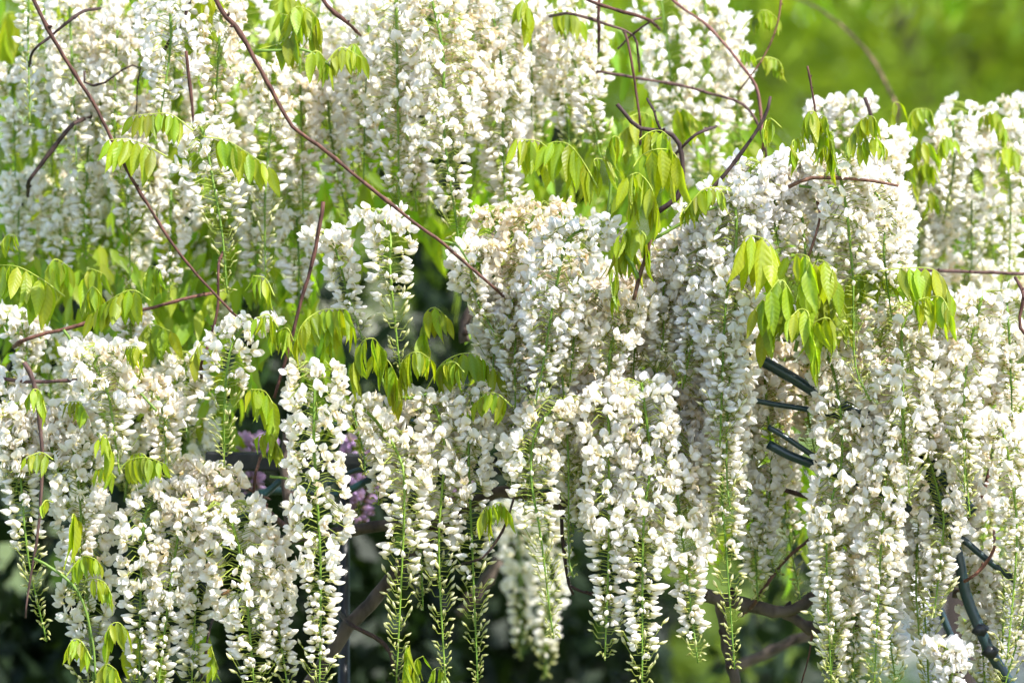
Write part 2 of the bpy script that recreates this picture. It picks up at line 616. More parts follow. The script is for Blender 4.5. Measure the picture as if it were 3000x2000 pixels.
# each row: points | width | depth behind the plane in focus | style | pitch | label key ; detail 2 where the flowers show largest
RACEMES = '''
45,1190 60,1400 85,1640 103,1880|130|0.00|T|9|over
180,1190 215,1260 235,1500 250,1760|170|0.00|F|7.5|leafshoot
245,1500 262,1720 285,2080|180|0.03|F|7.5|leafshoot
520,1420 470,1470 430,1580 418,2060|150|-0.02|F|8.5|mound
560,1420 545,1560 514,1760 508,2080|150|-0.03|F|8|mound
600,1410 575,1560 549,1760 557,2090|140|0.00|F|9|mound
590,1360 640,1400 640,1520 610,1640|160|-0.01|C|8|mound
660,1480 705,1530 723,1690 745,2060|220|-0.06|F|6|bee
730,1560 785,1620 800,1800 815,2030|140|-0.04|F|7.5|beeside
925,1075 930,1300 938,1640 945,2060|190|-0.08|F|7.5|lone
1040,1180 1110,1240 1165,1340 1183,1470 1172,2010|160|-0.02|T|9|dangling
1240,1170 1215,1330 1230,1560 1240,1790|140|0.03|F|9|darkgap
1260,1160 1288,1300 1292,1600 1291,1990|150|0.00|T|9|dangling
1390,1140 1380,1300 1374,1630 1377,2030|150|0.00|T|9|dangling
1320,1170 1340,1300 1345,1470|150|0.06|F|9|darkgap
1110,1190 1130,1290 1120,1480|140|0.05|F|9|darkgap
1030,1190 1055,1230 1064,1330 1075,1395|60|-0.02|G|9|budspray
1650,1170 1585,1260 1560,1400 1582,1570 1622,1870|170|-0.05|T|8|forked
1560,1120 1540,1250 1545,1480|170|0.03|L|7.5|curtain
1640,1050 1655,1300 1672,1620 1676,1690|90|-0.02|B|9|budtail
1780,1150 1790,1330 1783,1610 1788,1935|170|-0.05|F|7|curtain
1880,1130 1890,1350 1897,1550 1906,2020|190|-0.06|F|7|curtain
1700,1180 1700,1400 1715,1590|170|0.02|F|7|curtain
1830,1140 1850,1300 1860,1480 1870,1650|170|-0.03|L|7|curtain
1960,1280 1985,1460 2026,1760 2052,1940|170|-0.03|F|7|curtain
1990,1180 2010,1360 2005,1560|160|0.03|C|7|curtain
1920,1150 1960,1400 1950,1640|170|0.05|F|7|curtain
2140,1100 2125,1400 2133,1620 2136,1960|150|-0.01|T|8|curtain
2160,840 2144,1200 2146,1400 2172,1495|150|-0.04|F|8|longstem
2240,1090 2250,1370 2252,1570 2268,1690|150|0.08|F|8|pipes
2300,1330 2305,1500 2315,1770|110|0.20|T|10|pipes
2350,930 2450,1080 2465,1340 2438,1550 2420,2010|160|-0.02|F|7.5|pipes
2440,1500 2445,1740 2438,2040|140|0.03|F|8|pipes
2600,1250 2590,1350 2570,1650 2560,2020|150|-0.03|F|7.5|pipes
2600,1400 2607,1600 2612,1830 2616,2040|130|0.04|F|8|pipes
2646,1180 2650,1480|100|-0.03|B|9|budtail
2660,1300 2680,1460 2685,1700 2702,1860|130|0.04|T|8|pipes
2700,1280 2745,1450 2757,1550 2755,1810|170|0.00|F|7|pipes
2790,1330 2815,1500 2790,1700|150|0.05|F|8|pipes
2826,1290 2833,1340 2842,1515|70|-0.04|G|9|budtail
2930,1230 2975,1400 2962,1590 2950,1930|150|-0.03|T|8|farpost
2990,1200 3010,1400 3000,1700 2995,2040|150|0.02|F|8|farpost
2760,1895 2785,1930 2790,2090|130|-0.02|L|7|lowtuft
2480,1450 2495,1700 2500,2090|140|0.08|F|7.5|pipes
2680,1600 2695,1800 2690,2090|130|0.07|T|8|pipes
2860,1620 2890,1800 2880,2090|130|0.08|F|8|farpost
2940,1660 2930,1850 2940,2100|140|0.06|T|8|farpost
2200,1380 2210,1550 2195,1760|130|0.08|F|8|curtain
2600,390 2590,470 2600,640|150|0.20|F|8|behindcrest
2690,430 2690,540 2700,680|150|0.34|F|8|haze
2790,360 2790,480 2790,640|150|0.36|F|8|haze
2560,440 2540,520 2560,640|140|0.14|F|8|behindcrest
2870,1440 2890,1500 2880,1620|140|0.25|F|8|pipes
2900,1680 2880,1760 2885,1900|130|0.10|F|8|pipes
2150,560 2150,700 2132,900 2137,1310|190|-0.05|L|6.5|tall
2200,540 2090,660 2050,850 2025,1140|180|-0.02|L|7|tall
2060,620 2010,760 2010,930 2005,1120|160|0.03|F|7|curtain
2000,700 1950,800 1935,980 1930,1130|150|0.02|F|8|curtain
2230,480 2200,560 2190,680 2215,840|190|0.00|L|6.5|crest
2360,460 2290,520 2270,620 2260,720|180|0.02|L|6.5|crest
2440,470 2480,560 2489,800 2497,1060 2540,1175|180|-0.05|T|8|overleaf
2490,500 2580,600 2593,750 2594,930|150|-0.03|F|8|overleaf
2400,480 2420,620 2420,780|150|0.02|L|7|overleaf
2560,520 2620,600 2640,760 2650,900|130|0.05|F|8|overleaf
2690,900 2640,960 2640,1150 2640,1480|220|-0.03|F|6.5|mound2
2600,900 2570,1000 2560,1200 2565,1330|150|0.03|C|7|mound2
2690,900 2710,1050 2715,1300 2710,1460|150|0.02|F|7.5|mound2
2880,860 2860,960 2836,1130 2828,1440|160|-0.02|F|8|nodding
2800,1030 2770,1150 2770,1300|120|0.08|F|9|nodding
2950,880 2960,1000 2950,1230|160|0.03|F|8|farpost
2890,1010 2920,1150 2900,1350|140|0.08|C|8|farpost
2300,990 2290,1100 2300,1300|160|0.12|C|8|shade
2380,1000 2360,1150 2370,1330|150|0.15|C|8|shade
2480,1180 2500,1300 2500,1480|150|0.10|C|8|shade
2200,960 2210,1150 2195,1400|150|0.10|C|8|shade
1110,620 1145,690 1157,800 1172,1080|160|-0.03|T|8.5|thin
950,680 990,740 1030,860 1060,1000|120|0.00|F|9|thin
1580,600 1535,690 1508,850 1480,1020|170|0.02|C|7|cream
1470,620 1450,760 1450,900 1470,1100|170|0.06|C|7|cream
1740,670 1660,700 1622,850 1583,1090 1574,1190|210|-0.06|L|7.5|fresh
1780,860 1710,890 1690,950 1658,1120|190|-0.03|C|7|cream
1860,880 1820,940 1804,1020 1786,1200|180|-0.02|F|7|cream
1660,760 1700,850 1740,1000|150|0.05|C|8|cream
1420,720 1390,760 1410,870 1442,1000|140|0.02|F|9|thin
1540,880 1520,1000 1525,1200|160|0.02|F|7|curtain
1640,900 1600,1010 1610,1180|160|0.03|F|7|curtain
1440,960 1470,1080 1465,1220|120|0.06|F|8|curtain
1520,1080 1510,1250 1520,1440|140|0.06|F|8|curtain
1760,1080 1740,1250 1745,1400|160|0.02|C|7|curtain
1900,760 1880,900 1870,1100|160|0.06|C|7|curtain
2110,830 2080,1000 2080,1250|160|0.04|F|7|curtain
2080,1150 2070,1350 2075,1560|160|0.03|C|7|curtain
740,940 690,1000 663,1140 640,1370|170|-0.05|T|9|arching
330,1020 290,1060 325,1160 338,1390|190|-0.04|F|7|stout
360,1100 440,1140 470,1220 505,1400|150|-0.02|C|8|archstem
150,1230 90,1245 45,1290 35,1450|150|0.02|C|8|over
190,1225 150,1280 160,1400|140|0.00|C|8|over
60,920 70,1010 80,1120|150|0.15|F|8|midshade
260,1000 250,1080 240,1180|150|0.16|F|8|midshade
380,920 370,1000 375,1070|130|0.16|F|8|midshade
560,1040 540,1130 560,1290|170|0.14|F|8|midshade
20,1100 10,1250 15,1420|130|0.05|F|8|over
590,375 615,440 648,530 655,680 664,860|190|0.08|T|8.5|leafflank
85,-60 80,120 62,370|90|0.20|B|8|budcol
490,-60 500,120 480,330|190|0.12|L|7|bright
560,-40 560,100 545,240|140|0.25|F|8|upper
650,20 650,160 646,420|150|0.15|C|8.5|faded
760,200 795,300 795,560 806,830|170|0.22|T|8|upper
880,150 900,350 905,640|170|0.28|C|8|upper
960,180 980,380 1000,660|150|0.30|F|8|upper
1080,40 1070,260 1075,540|170|0.25|F|8|upper
1160,-60 1165,200 1170,640|190|0.18|F|6.5|cascade
1250,-60 1290,150 1300,400 1305,720|210|0.14|F|6.5|cascade
1340,-70 1390,200 1370,420|190|0.20|C|6.5|cascade
1230,200 1215,420 1213,620|170|0.24|C|7|cascade
1420,-60 1465,180 1473,400 1477,660|170|0.22|F|7|cascade
1540,-30 1560,150 1565,360|170|0.32|F|7.5|soft
1640,60 1680,180 1720,300 1750,470|170|0.30|F|7.5|soft
1610,120 1640,280 1650,440|150|0.36|F|8|soft
1930,-60 1960,150 1990,460|200|0.45|F|8|farcolumn
2060,-60 2080,180 2085,560|190|0.48|F|8|farcolumn
2130,60 2160,220 2160,430|150|0.50|F|8|farcolumn
2000,330 1990,470 1980,600|120|0.50|F|9|farcolumn
200,-40 205,200 215,480|170|0.30|F|8|upper
290,-40 285,160 290,420|170|0.34|F|8|upper
345,60 338,220 335,480|150|0.28|F|9|upper
400,-40 400,80 395,260|170|0.30|F|8|upper
130,80 140,260 135,520|150|0.36|F|8|upper
30,200 35,360 30,520|150|0.40|F|9|upper
270,320 270,500 265,760|150|0.34|F|9|upper
360,420 355,560 360,860|140|0.26|T|9|upper
440,300 450,460 450,700|150|0.32|F|9|upper
60,520 60,640 50,800|150|0.42|F|9|upper
160,560 165,680 160,880|150|0.40|F|9|upper
500,560 505,680 505,880|150|0.30|F|9|upper
730,560 740,700 735,860|140|0.34|F|9|upper
870,640 880,760 880,920|150|0.30|F|9|upper
2840,320 2850,520 2850,800|190|0.42|F|8|haze
2750,470 2745,600 2740,780|160|0.46|C|8|haze
2930,360 2945,560 2940,860|190|0.40|F|8|haze
2670,540 2660,640 2665,760|140|0.50|F|9|haze
2990,300 3000,450 2995,640|150|0.45|F|9|haze
2690,620 2700,760 2690,900|150|0.44|F|9|haze
2500,300 2480,360 2470,470|150|0.35|F|9|behindcrest
2410,310 2400,380 2400,470|130|0.38|F|9|behindcrest
1500,1480 1525,1620 1535,1930|150|0.95|F|9|blurred
1590,1500 1600,1650 1598,1990|150|0.90|F|9|blurred
750,1290 740,1350 735,1470|110|0.50|P|8|purple
1075,1300 1070,1380 1060,1560|150|0.45|P|8|purple
1340,1300 1345,1380 1340,1490|100|0.60|P|9|purple
2520,1480 2515,1600 2520,1780|90|0.40|P|9|purple
'''
UNIQUE = {
 'bee': 'very thick white raceme with a bee sitting on its flowers',
 'lone': 'long straight white raceme hanging alone before the black beam',
 'budspray': 'small spray of green closed buds beside the black beam',
 'forked': 'white raceme curving down from a green stalk to a slender bud tip',
 'longstem': 'white raceme with a long curved bud tip beside the leaf cluster',
 'lowtuft': 'tuft of fresh white flowers low beside the steep green pipes',
 'fresh': 'fresh lavender-white raceme with a broad head before the tan cut twig',
 'arching': 'white raceme arching from the red twig with spaced face-on flowers',
 'stout': 'stout full white raceme below a folded young leaf',
 'archstem': 'cream raceme on a green stalk arching sideways over the mound',
 'leafflank': 'white raceme between two drooping compound leaves, ending in spaced buds',
 'budcol': 'column of small pale buds beside the large soft yellow-green leaves',
 'bright': 'bright bluish white raceme above the pair of drooping leaves',
 'faded': 'faded cream raceme between the two long red-brown twigs',
}
CONTEXT = {
 'over': 'beside the grey hanging twig', 'leafshoot': 'under the trailing leafy shoot', 'mound': 'spilling from the rounded mound beside the bee',
 'beeside': 'pressed against the raceme with the bee', 'dangling': 'before the thick dark branch', 'darkgap': 'among the bud-tailed ones before the dark branch',
 'curtain': 'in the thick curtain below the tan cut twig', 'budtail': 'hanging among open white ones', 'pipes': 'across the dark green hoop pipes',
 'farpost': 'past the end of the steep hoop pipe', 'tall': 'with bare green stalk showing, beside the leaf cluster', 'crest': 'on the blossom crest below the forked twig',
 'overleaf': 'before the bright green leaf cluster', 'mound2': 'in the stout bunch below the yellow-green leaflets', 'nodding': 'with a nodding top and well spaced flowers',
 'shade': 'in shade around the upper hoop pipe', 'thin': 'above the drooping green leaves', 'cream': 'around the tan cut twig',
 'midshade': 'half shaded among the level brown twigs', 'upper': 'behind the two long red-brown twigs', 'cascade': 'in the big sunlit overhead cascade',
 'soft': 'beside the bare forked twigs', 'farcolumn': 'out of focus under the arched twig', 'haze': 'out of focus around the thin horizontal twig',
 'behindcrest': 'blurred behind the young leaves of the crest', 'blurred': 'strongly blurred, far behind the bud tails', 'purple': 'in the shade behind the white ones',
 'fillup': 'half hidden deep behind the red-brown twigs', 'fillcas': 'half hidden behind the overhead cascade', 'fillcur': 'half hidden behind the thick curtain',
 'fillpipe': 'half hidden behind the hoop pipes', 'fillhaze': 'blurred, half hidden below the horizontal twig', 'fillmid': 'half hidden behind the level brown twigs',
}
KINDW = {'F': 'white', 'T': 'bud-tailed white', 'B': 'half-closed', 'C': 'fading cream', 'L': 'lavender-white', 'G': 'closed green-budded', 'P': 'purple'}
def raceme_label(key, style, length, W):
    if key in UNIQUE:
        return UNIQUE[key], None
    ln = 'very short' if length < 230 else 'short' if length < 330 else 'medium-length' if length < 450 else 'long' if length < 650 else 'very long'
    wd = 'slender ' if W < 125 else 'broad ' if W > 180 else ''
    return f'{ln} {wd}{KINDW[style]} raceme {CONTEXT[key]}', f'racemes {CONTEXT[key]}'
DETAIL2 = {'bee', 'lone', 'fresh', 'dangling', 'arching', 'lowtuft'}
seed = 1000
for row in RACEMES.strip().splitlines():
    p, W, Y, st, pit, key = row.split('|')
    seed += 1
    if key == 'skip':
        continue
    pts = [tuple(float(a) for a in q.split(',')) for q in p.split()]
    lab, grp = raceme_label(key, st, sum(math.dist(p0, p1) for p0, p1 in zip(pts, pts[1:])), float(W))
    Y = float(Y)
    det = 2 if key in DETAIL2 else (1 if Y < 0.36 else 0)
    if Y >= 0.2 and key not in ('purple', 'cascade'):
        W, pit = float(W) * 0.84, float(pit) * 1.15
    r_ = raceme(pts, float(W), Y, st, lab, grp, det, float(pit), seed)
    if key == 'bee':
        BEE_RACEME = r_

# further racemes that fill the curtain behind the traced ones
FILL = [  # x range, y range, count, depth range, label key
    ((20, 1000), (-120, 60), 5, (0.42, 0.62), 'fillup'),
    ((20, 1000), (180, 420), 4, (0.45, 0.66), 'fillup'),
    ((60, 1000), (480, 640), 4, (0.42, 0.62), 'fillup'),
    ((1000, 1500), (-60, 260), 7, (0.36, 0.5), 'fillcas'),
    ((1480, 1720), (-40, 60), 3, (0.42, 0.55), 'fillcas'),
    ((1440, 2200), (640, 900), 9, (0.14, 0.24), 'fillcur'),
    ((1460, 2200), (980, 1180), 9, (0.14, 0.24), 'fillcur'),
    ((2450, 2980), (1000, 1300), 8, (0.2, 0.34), 'fillpipe'),
    ((2660, 2990), (560, 900), 6, (0.5, 0.62), 'fillhaze'),
    ((2230, 2620), (500, 640), 5, (0.12, 0.22), 'fillcur'),
    ((20, 640), (900, 1100), 4, (0.30, 0.45), 'fillmid'),
]
frng = random.Random(77)
for (xa, xb), (ya, yb), n, (da, db), key in FILL:
    for i in range(n):
        x = xa + (xb - xa) * (i + frng.uniform(0.2, 0.8)) / n
        y = frng.uniform(ya, yb)
        ln = frng.uniform(330, 520)
        wd, sty = frng.uniform(145, 195), frng.choice('FFCT')
        lab, grp = raceme_label(key, sty, ln, wd)
        raceme([(x, y), (x + frng.uniform(-15, 15), y + ln * 0.5), (x + frng.uniform(-20, 20), y + ln)], wd,
               frng.uniform(da, db), sty, lab, grp, 0, 8.5, 5000 + i + int(xa) * 7 + int(ya))

# ------------------------------------------------------------------ leaves
LEAFC = (0.265, 0.325, 0.012)
def leaflet_mesh(k, fold, curl, width, nu=5, nv=8, mat=None):
    """unit long leaflet lying along +X, its midrib on Y = 0, upper face +Z"""
    r1 = random.Random(900 + k)
    b = MB()
    pts, cols = [], []
    for j in range(nv):
        v = j / (nv - 1)
        w = width * (math.sin(math.pi * min(1, v ** 0.82)) ** 0.85) * (1 - 0.28 * v) if 0 < v < 1 else 0.004
        if v == 1:
            w = 0.003
        for i in range(nu):
            u = -1 + 2 * i / (nu - 1)
            y = w * u * math.cos(fold)
            z = w * abs(u) * math.sin(fold) - curl * v * v + 0.02 * math.sin(v * 9 + k + (2 if u > 0 else 0)) * abs(u)
            pts.append((v, y, z))
            c = mix(LEAFC, (0.27, 0.35, 0.05), 0.8 * (abs(u) < 0.1) + 0.12 * v)
            cols.append(c)
    b.grid(pts, nu, nv, cols)
    return b.mesh('leaflet', mat or M_LEAF)
LEAFLETS = [leaflet_mesh(k, f, c, w) for k, (f, c, w) in enumerate([(0.25, 0.10, 0.19), (0.45, 0.16, 0.21), (0.15, 0.05, 0.20), (0.35, -0.06, 0.18)])]
LOWLEAF = [leaflet_mesh(20 + k, f, c, w, 3, 5, M_MASS) for k, (f, c, w) in enumerate([(0.25, 0.10, 0.19), (0.45, 0.16, 0.21), (0.15, 0.05, 0.20), (0.35, -0.06, 0.18)])]
FOLDED = [leaflet_mesh(10 + k, f, c, w) for k, (f, c, w) in enumerate([(1.2, 0.1, 0.17), (1.0, 0.18, 0.19), (1.3, 0.05, 0.15)])]

def compound_leaf(pts, size, Y, label, group, seed, n=None, young=0.0, dark=1.0):
    rng = random.Random(seed)
    world = [at(x, y, Y + 0.02 * i / max(1, len(pts) - 1) * rng.uniform(-1, 1)) for i, (x, y) in enumerate(pts)]
    curve, L = spline(world, 20)
    base = curve[0].copy()
    root = empty('compound_leaf', base)
    tag(root, label, 'leaf', group)
    loc = [p - base for p in curve]
    sb = MB()
    sb.tube(loc, [0.0011 * (1 - 0.6 * i / 19) for i in range(20)], 4, (0.34, 0.40, 0.05))
    link('leaf_stalk', sb.mesh('leaf_stalk', M_STALK), root)
    S = size * MM
    if n is None:
        n = max(4, int(L / (S * 0.30)))
    for i in range(n + 1):
        t = 0.26 + 0.74 * i / n
        j = min(18, int(t * 19))
        p = loc[j].lerp(loc[j + 1], t * 19 - j)
        tg = (loc[min(19, j + 1)] - loc[max(0, j - 1)]).normalized()
        for s in ((-1, 1) if i < n else (0,)):
            yng = young + 0.75 * max(0, t - 0.6) * (0.6 + young)
            fold = rng.random() < yng
            me = rng.choice(FOLDED if fold else LEAFLETS)
            sc = S * (1.2 - 0.42 * max(0, t - 0.4)) * rng.uniform(0.72, 1.14)
            down = Vector((0, 0, -1)) + tg * rng.uniform(-0.05, 0.25) + Vector((rng.uniform(-0.14, 0.14), -s * rng.uniform(0.12, 0.5), 0))
            if s == 0:
                down = Vector((0, 0, -1)) + tg * 0.55
            x = down.normalized()
            side = (tg + Vector((0, s * rng.uniform(-0.5, 0.5), 0))).normalized()
            side = (side - x * side.dot(x))
            side = side.normalized() if side.length > 0.1 else x.orthogonal().normalized()
            z = x.cross(side)
            if z.y > 0 and rng.random() < 0.6:
                side, z = -side, -z
            m = Matrix(((x.x, side.x, z.x, p.x), (x.y, side.y, z.y, p.y), (x.z, side.z, z.z, p.z), (0, 0, 0, 1))) @ Matrix.Scale(sc, 4)
            v = rng.choice((0.72, 0.9, 1.0, 1.08, 1.16)) * rng.uniform(0.92, 1.06) * dark
            yel = rng.uniform(0.82, 1.18)
            link('leaflet', me, root, m, (v * yel, v, v * rng.uniform(0.7, 1.2), 1))
    return root

LEAVES = '''
566,383 502,336 447,334 387,340|68|-0.05|0.1|pair
489,459 425,425 370,408 319,410|95|-0.06|0|pair
591,400 663,412 723,447 787,489|92|-0.05|0|flank
748,149 830,120 880,60 820,40|80|0.12|0.3|topspray
885,145 930,60 880,20 850,30|85|0.12|0.2|topspray
957,183 1000,140 1060,170|70|0.10|0.1|topspray
890,170 930,150 960,190|80|0.10|0|topspray
560,40 590,-10 640,0|90|0.16|0.2|topspray
540,110 580,60 620,90|80|0.18|0|topspray
800,20 850,-10 900,20|70|0.16|0|topspray
1010,150 1040,130 1065,165|55|0.14|0|topspray
190,868 128,822 55,782 -10,776|112|0.02|0|broad
440,880 391,850 340,867 270,915|82|0.02|0|broad
240,890 270,840 300,870|65|0.06|0.6|folded
804,867 778,816 740,807|62|-0.02|0.4|folded
815,960 787,922 752,931|72|-0.04|0.5|folded
860,1000 840,960 800,980|70|-0.03|0.7|folded
870,1060 880,960 940,910 1010,905|85|-0.01|0.1|droop
940,1090 960,960 1000,920 1030,950|95|-0.01|0.1|droop
1040,1140 1050,1020 1090,990 1120,1020|95|0.00|0.3|droop
1190,1140 1180,1060 1220,1030 1260,1050|80|0.00|0.7|droop
1260,1060 1240,940 1270,900 1310,930|100|0.06|0|droop
1180,1150 1140,1060 1100,1040|95|0.03|0.2|droop
1250,1140 1300,1060 1383,1035 1460,1090|88|0.03|0|broadlow
1360,1090 1330,1060 1290,1070|60|0.02|0.6|folded
1500,1190 1460,1155 1425,1152 1396,1177|62|-0.04|0|broadlow
1660,470 1598,428 1571,412 1512,408|88|-0.02|0|crown
1752,551 1705,468 1667,424 1627,415 1598,426|98|-0.04|0|crown
1853,493 1879,457 1924,437 1969,444 1992,480|118|-0.03|0|crown
1870,412 1902,388 1935,383 1962,402|90|0.00|0|crown
1935,674 1913,562 1879,513 1857,508 1838,520|85|-0.05|0.3|crown
1795,500 1785,430 1797,400 1815,405|80|-0.04|0.8|crown
1760,520 1740,470 1765,465|60|-0.03|0.7|crown
1850,600 1860,560 1830,555|80|0.00|0.3|crown
1890,770 1890,690 1850,670 1815,690|85|-0.03|0.2|tuft
1870,780 1850,720 1800,740|90|-0.02|0.2|tuft
1810,880 1800,800 1780,780|70|-0.03|0.8|tuft
2000,625 2060,555 2110,560 2122,580|62|-0.05|0.2|tuft
1990,640 2010,600 2050,610|60|-0.05|0.8|tuft
2300,850 2260,720 2205,690 2180,700|130|-0.02|0|cluster
2330,870 2372,768 2345,745 2308,752|100|-0.04|0|cluster
2330,880 2290,820 2250,860 2212,905|112|-0.04|0|cluster
2340,890 2385,770 2430,775 2450,820|115|-0.02|0|cluster
2340,900 2300,870 2265,900 2240,960|110|0.00|0|cluster
2350,1010 2370,925 2345,905 2315,930|80|-0.06|0.2|cluster
2340,900 2400,860 2450,870 2480,920|110|0.03|0|cluster
2400,1060 2385,1000 2370,990|70|-0.06|0.9|cluster
2360,960 2420,930 2450,960|90|0.02|0|cluster
2450,860 2520,800 2600,790 2660,800|95|0.02|0|yellow
2570,795 2660,785 2740,792 2782,860|92|0.00|0|yellow
2690,900 2725,872 2760,872 2785,920|92|-0.03|0|yellow
2700,900 2690,880 2720,870|60|-0.03|0.8|yellow
2289,374 2262,350 2246,352 2238,380|58|-0.02|0.3|young
2400,440 2395,340 2370,328 2356,350|78|-0.02|0.2|young
2400,460 2400,350 2420,345 2425,370|60|-0.01|0.2|young
2430,470 2440,390 2400,400|80|-0.02|0.2|young
2340,470 2320,420 2345,400|60|-0.02|0.6|young
2472,459 2510,366 2553,340 2572,366|62|-0.03|0.1|young
2490,450 2520,420 2561,402 2592,430|60|-0.03|0.2|young
2450,480 2420,430 2405,440|60|-0.03|0.7|young
2600,420 2615,310 2635,300|75|0.28|0|softyoung
2650,420 2670,330 2720,320 2735,345|60|0.30|0|softyoung
2740,480 2760,405 2795,410|60|0.32|0|softyoung
2640,520 2680,420 2720,420|75|0.32|0|softyoung
2660,560 2700,480 2740,490|70|0.32|0|softyoung
2960,420 2920,330 2880,340|60|0.36|0|softyoung
3000,470 2960,430 2930,440|70|0.36|0|softyoung
2700,600 2720,560 2750,580|70|0.36|0|softyoung
2172,90 2200,55 2240,30 2283,58|52|0.30|0|arched
2200,185 2240,168 2280,178 2294,205|48|0.30|0|arched
2164,160 2175,145 2205,160|45|0.30|0|arched
210,1520 215,1505 225,1520|118|-0.08|0|shoot
191,1691 238,1632 275,1635 296,1655|55|-0.08|0.1|shoot
238,1704 280,1695 310,1710 328,1745|58|-0.08|0.1|shoot
268,1930 240,1880 215,1872 198,1895|60|-0.08|0.2|shoot
305,1890 320,1835 345,1822 368,1840|75|-0.06|0.2|shoot
280,1980 310,1945 340,1960|60|-0.07|0.2|shoot
310,1990 330,1960 345,1990|50|-0.07|0|shoot
345,1380 380,1348 430,1340 478,1356|66|-0.02|0|lowleaf
340,1400 310,1370 285,1375|60|-0.02|0.2|lowleaf
155,1345 120,1325 75,1340|58|-0.04|0.1|lowleaf
155,1470 135,1465 122,1480|42|-0.05|0|lowleaf
136,1210 118,1150 98,1140 82,1160|62|-0.03|0.3|lowleaf
260,1225 235,1180 200,1178|55|0.00|0.3|lowleaf
330,1340 310,1275 290,1285|75|-0.04|0.2|lowleaf
440,1360 420,1330 390,1330|50|-0.02|0.2|lowleaf
420,1075 405,1020 370,1015|60|-0.02|0.4|lowleaf
350,1930 400,1860 460,1850|90|0.12|0|under
480,1960 460,1900 420,1890|80|0.14|0|under
640,1960 600,1850 570,1850|80|0.12|0|under
820,1230 780,1150 735,1140|95|0.04|0|shadeleaf
830,1340 795,1270 760,1275|85|0.04|0|shadeleaf
700,1150 690,1100 650,1090|75|0.10|0|shadeleaf
1430,1560 1440,1490 1465,1472 1492,1500|60|-0.04|0|curl
1400,1530 1420,1490 1445,1480|60|-0.04|0|curl
1190,2010 1192,1900 1200,1890|90|-0.03|0.8|sprout
1230,2000 1215,1940 1240,1920|70|-0.03|0.5|sprout
1320,2010 1290,1955 1265,1965|65|-0.01|0.4|sprout
0,720 20,690 45,690|45|-0.05|0.1|edgeleaf
420,820 440,780 470,790|90|0.14|0|shadeleaf
130,800 160,760 200,780|100|0.16|0|shadeleaf
240,840 260,790 300,800|100|0.16|0|shadeleaf
560,1060 590,1000 630,1010|85|0.10|0|shadeleaf
400,1000 440,950 500,970|100|0.14|0|shadeleaf
2050,1170 2070,1150 2100,1160|70|0.06|0|hidden
1990,1200 1970,1170 1940,1180|60|0.06|0|hidden
2790,1150 2760,1120 2790,1110|80|0.12|0|hidden
2850,1350 2800,1330 2790,1370|80|0.10|0|hidden
1830,350 1880,330 1920,350|100|0.30|0|behindfork
1900,400 1850,370 1810,400|100|0.32|0|behindfork
1960,330 2000,320 2040,350|100|0.34|0|behindfork
1560,60 1540,0 1520,10|90|0.22|0|topspray
1600,40 1660,30 1700,60|70|0.26|0|topspray
20,100 20,40 50,40|170|0.55|0|bigblur
5,200 20,130 60,150|160|0.58|0|bigblur
180,80 170,20 200,10|90|0.4|0|bigblur
'''
LEAF_LABELS = {
 'pair': ('drooping green compound leaf beside the bright bluish white raceme', 'pair of drooping leaves'),
 'flank': ('yellow-green compound leaf lit through beside the raceme with spaced buds', None),
 'topspray': ('young green compound leaf in the leafy sprays between the red-brown twigs and cascade', 'leaves of the upper sprays'),
 'broad': ('broad-leafleted green compound leaf held level above the half-shaded racemes', 'broad level leaves'),
 'folded': ('small half-folded young leaf around the reddish twigs', 'half-folded young leaves'),
 'droop': ('drooping green compound leaf in the leaf group above the dark green pipes', 'drooping leaves above the pipes'),
 'broadlow': ('leaf with broad oval leaflets just above the bud-tailed racemes', 'broad oval leaves over the dark gap'),
 'crown': ('sunlit yellow-green compound leaf of the upright green shoot', 'leaves of the upright shoot'),
 'tuft': ('drooping young leaf by the tan cut twig', 'leaves by the tan cut twig'),
 'cluster': ('long-leafleted bright green leaf in the big leaf cluster', 'leaves of the big cluster'),
 'yellow': ('translucent yellow-green leaf above the stout creamy bunch', 'yellow-green leaves above the stout bunch'),
 'young': ('folded young leaf standing on the blossom crest', 'young leaves on the crest'),
 'softyoung': ('soft out of focus young leaf beyond the blossom crest', 'soft leaves beyond the crest'),
 'arched': ('small out of focus leaf beside the arched twig against green trees', 'small leaves by the arched twig'),
 'shoot': ('young leaf of the trailing shoot over the broad white racemes', 'leaves of the trailing shoot'),
 'lowleaf': ('small young leaf among the white racemes near the grey hanging twig', 'small leaves near the grey twig'),
 'under': ('green leaf behind the tails of the rounded mound', 'leaves behind the mound'),
 'shadeleaf': ('shaded green leaf among the brown twigs', 'shaded leaves among the twigs'),
 'curl': ('curled green leaf on the dark thin twig beside the bud-tailed racemes', 'curled leaves on the thin twig'),
 'sprout': ('young leaf sprouting at the foot of the bud-tailed racemes', 'sprouting leaves below the racemes'),
 'edgeleaf': ('tiny curled leaf beside the broad level leaf', None),
 'hidden': ('green leaf showing between white racemes of the curtain', 'leaves between the racemes'),
 'behindfork': ('soft green leaf behind the dark forked twig', 'leaves behind the forked twig'),
 'bigblur': ('large soft yellow-green leaf behind the column of pale buds', 'large soft leaves'),
}
seed = 3000
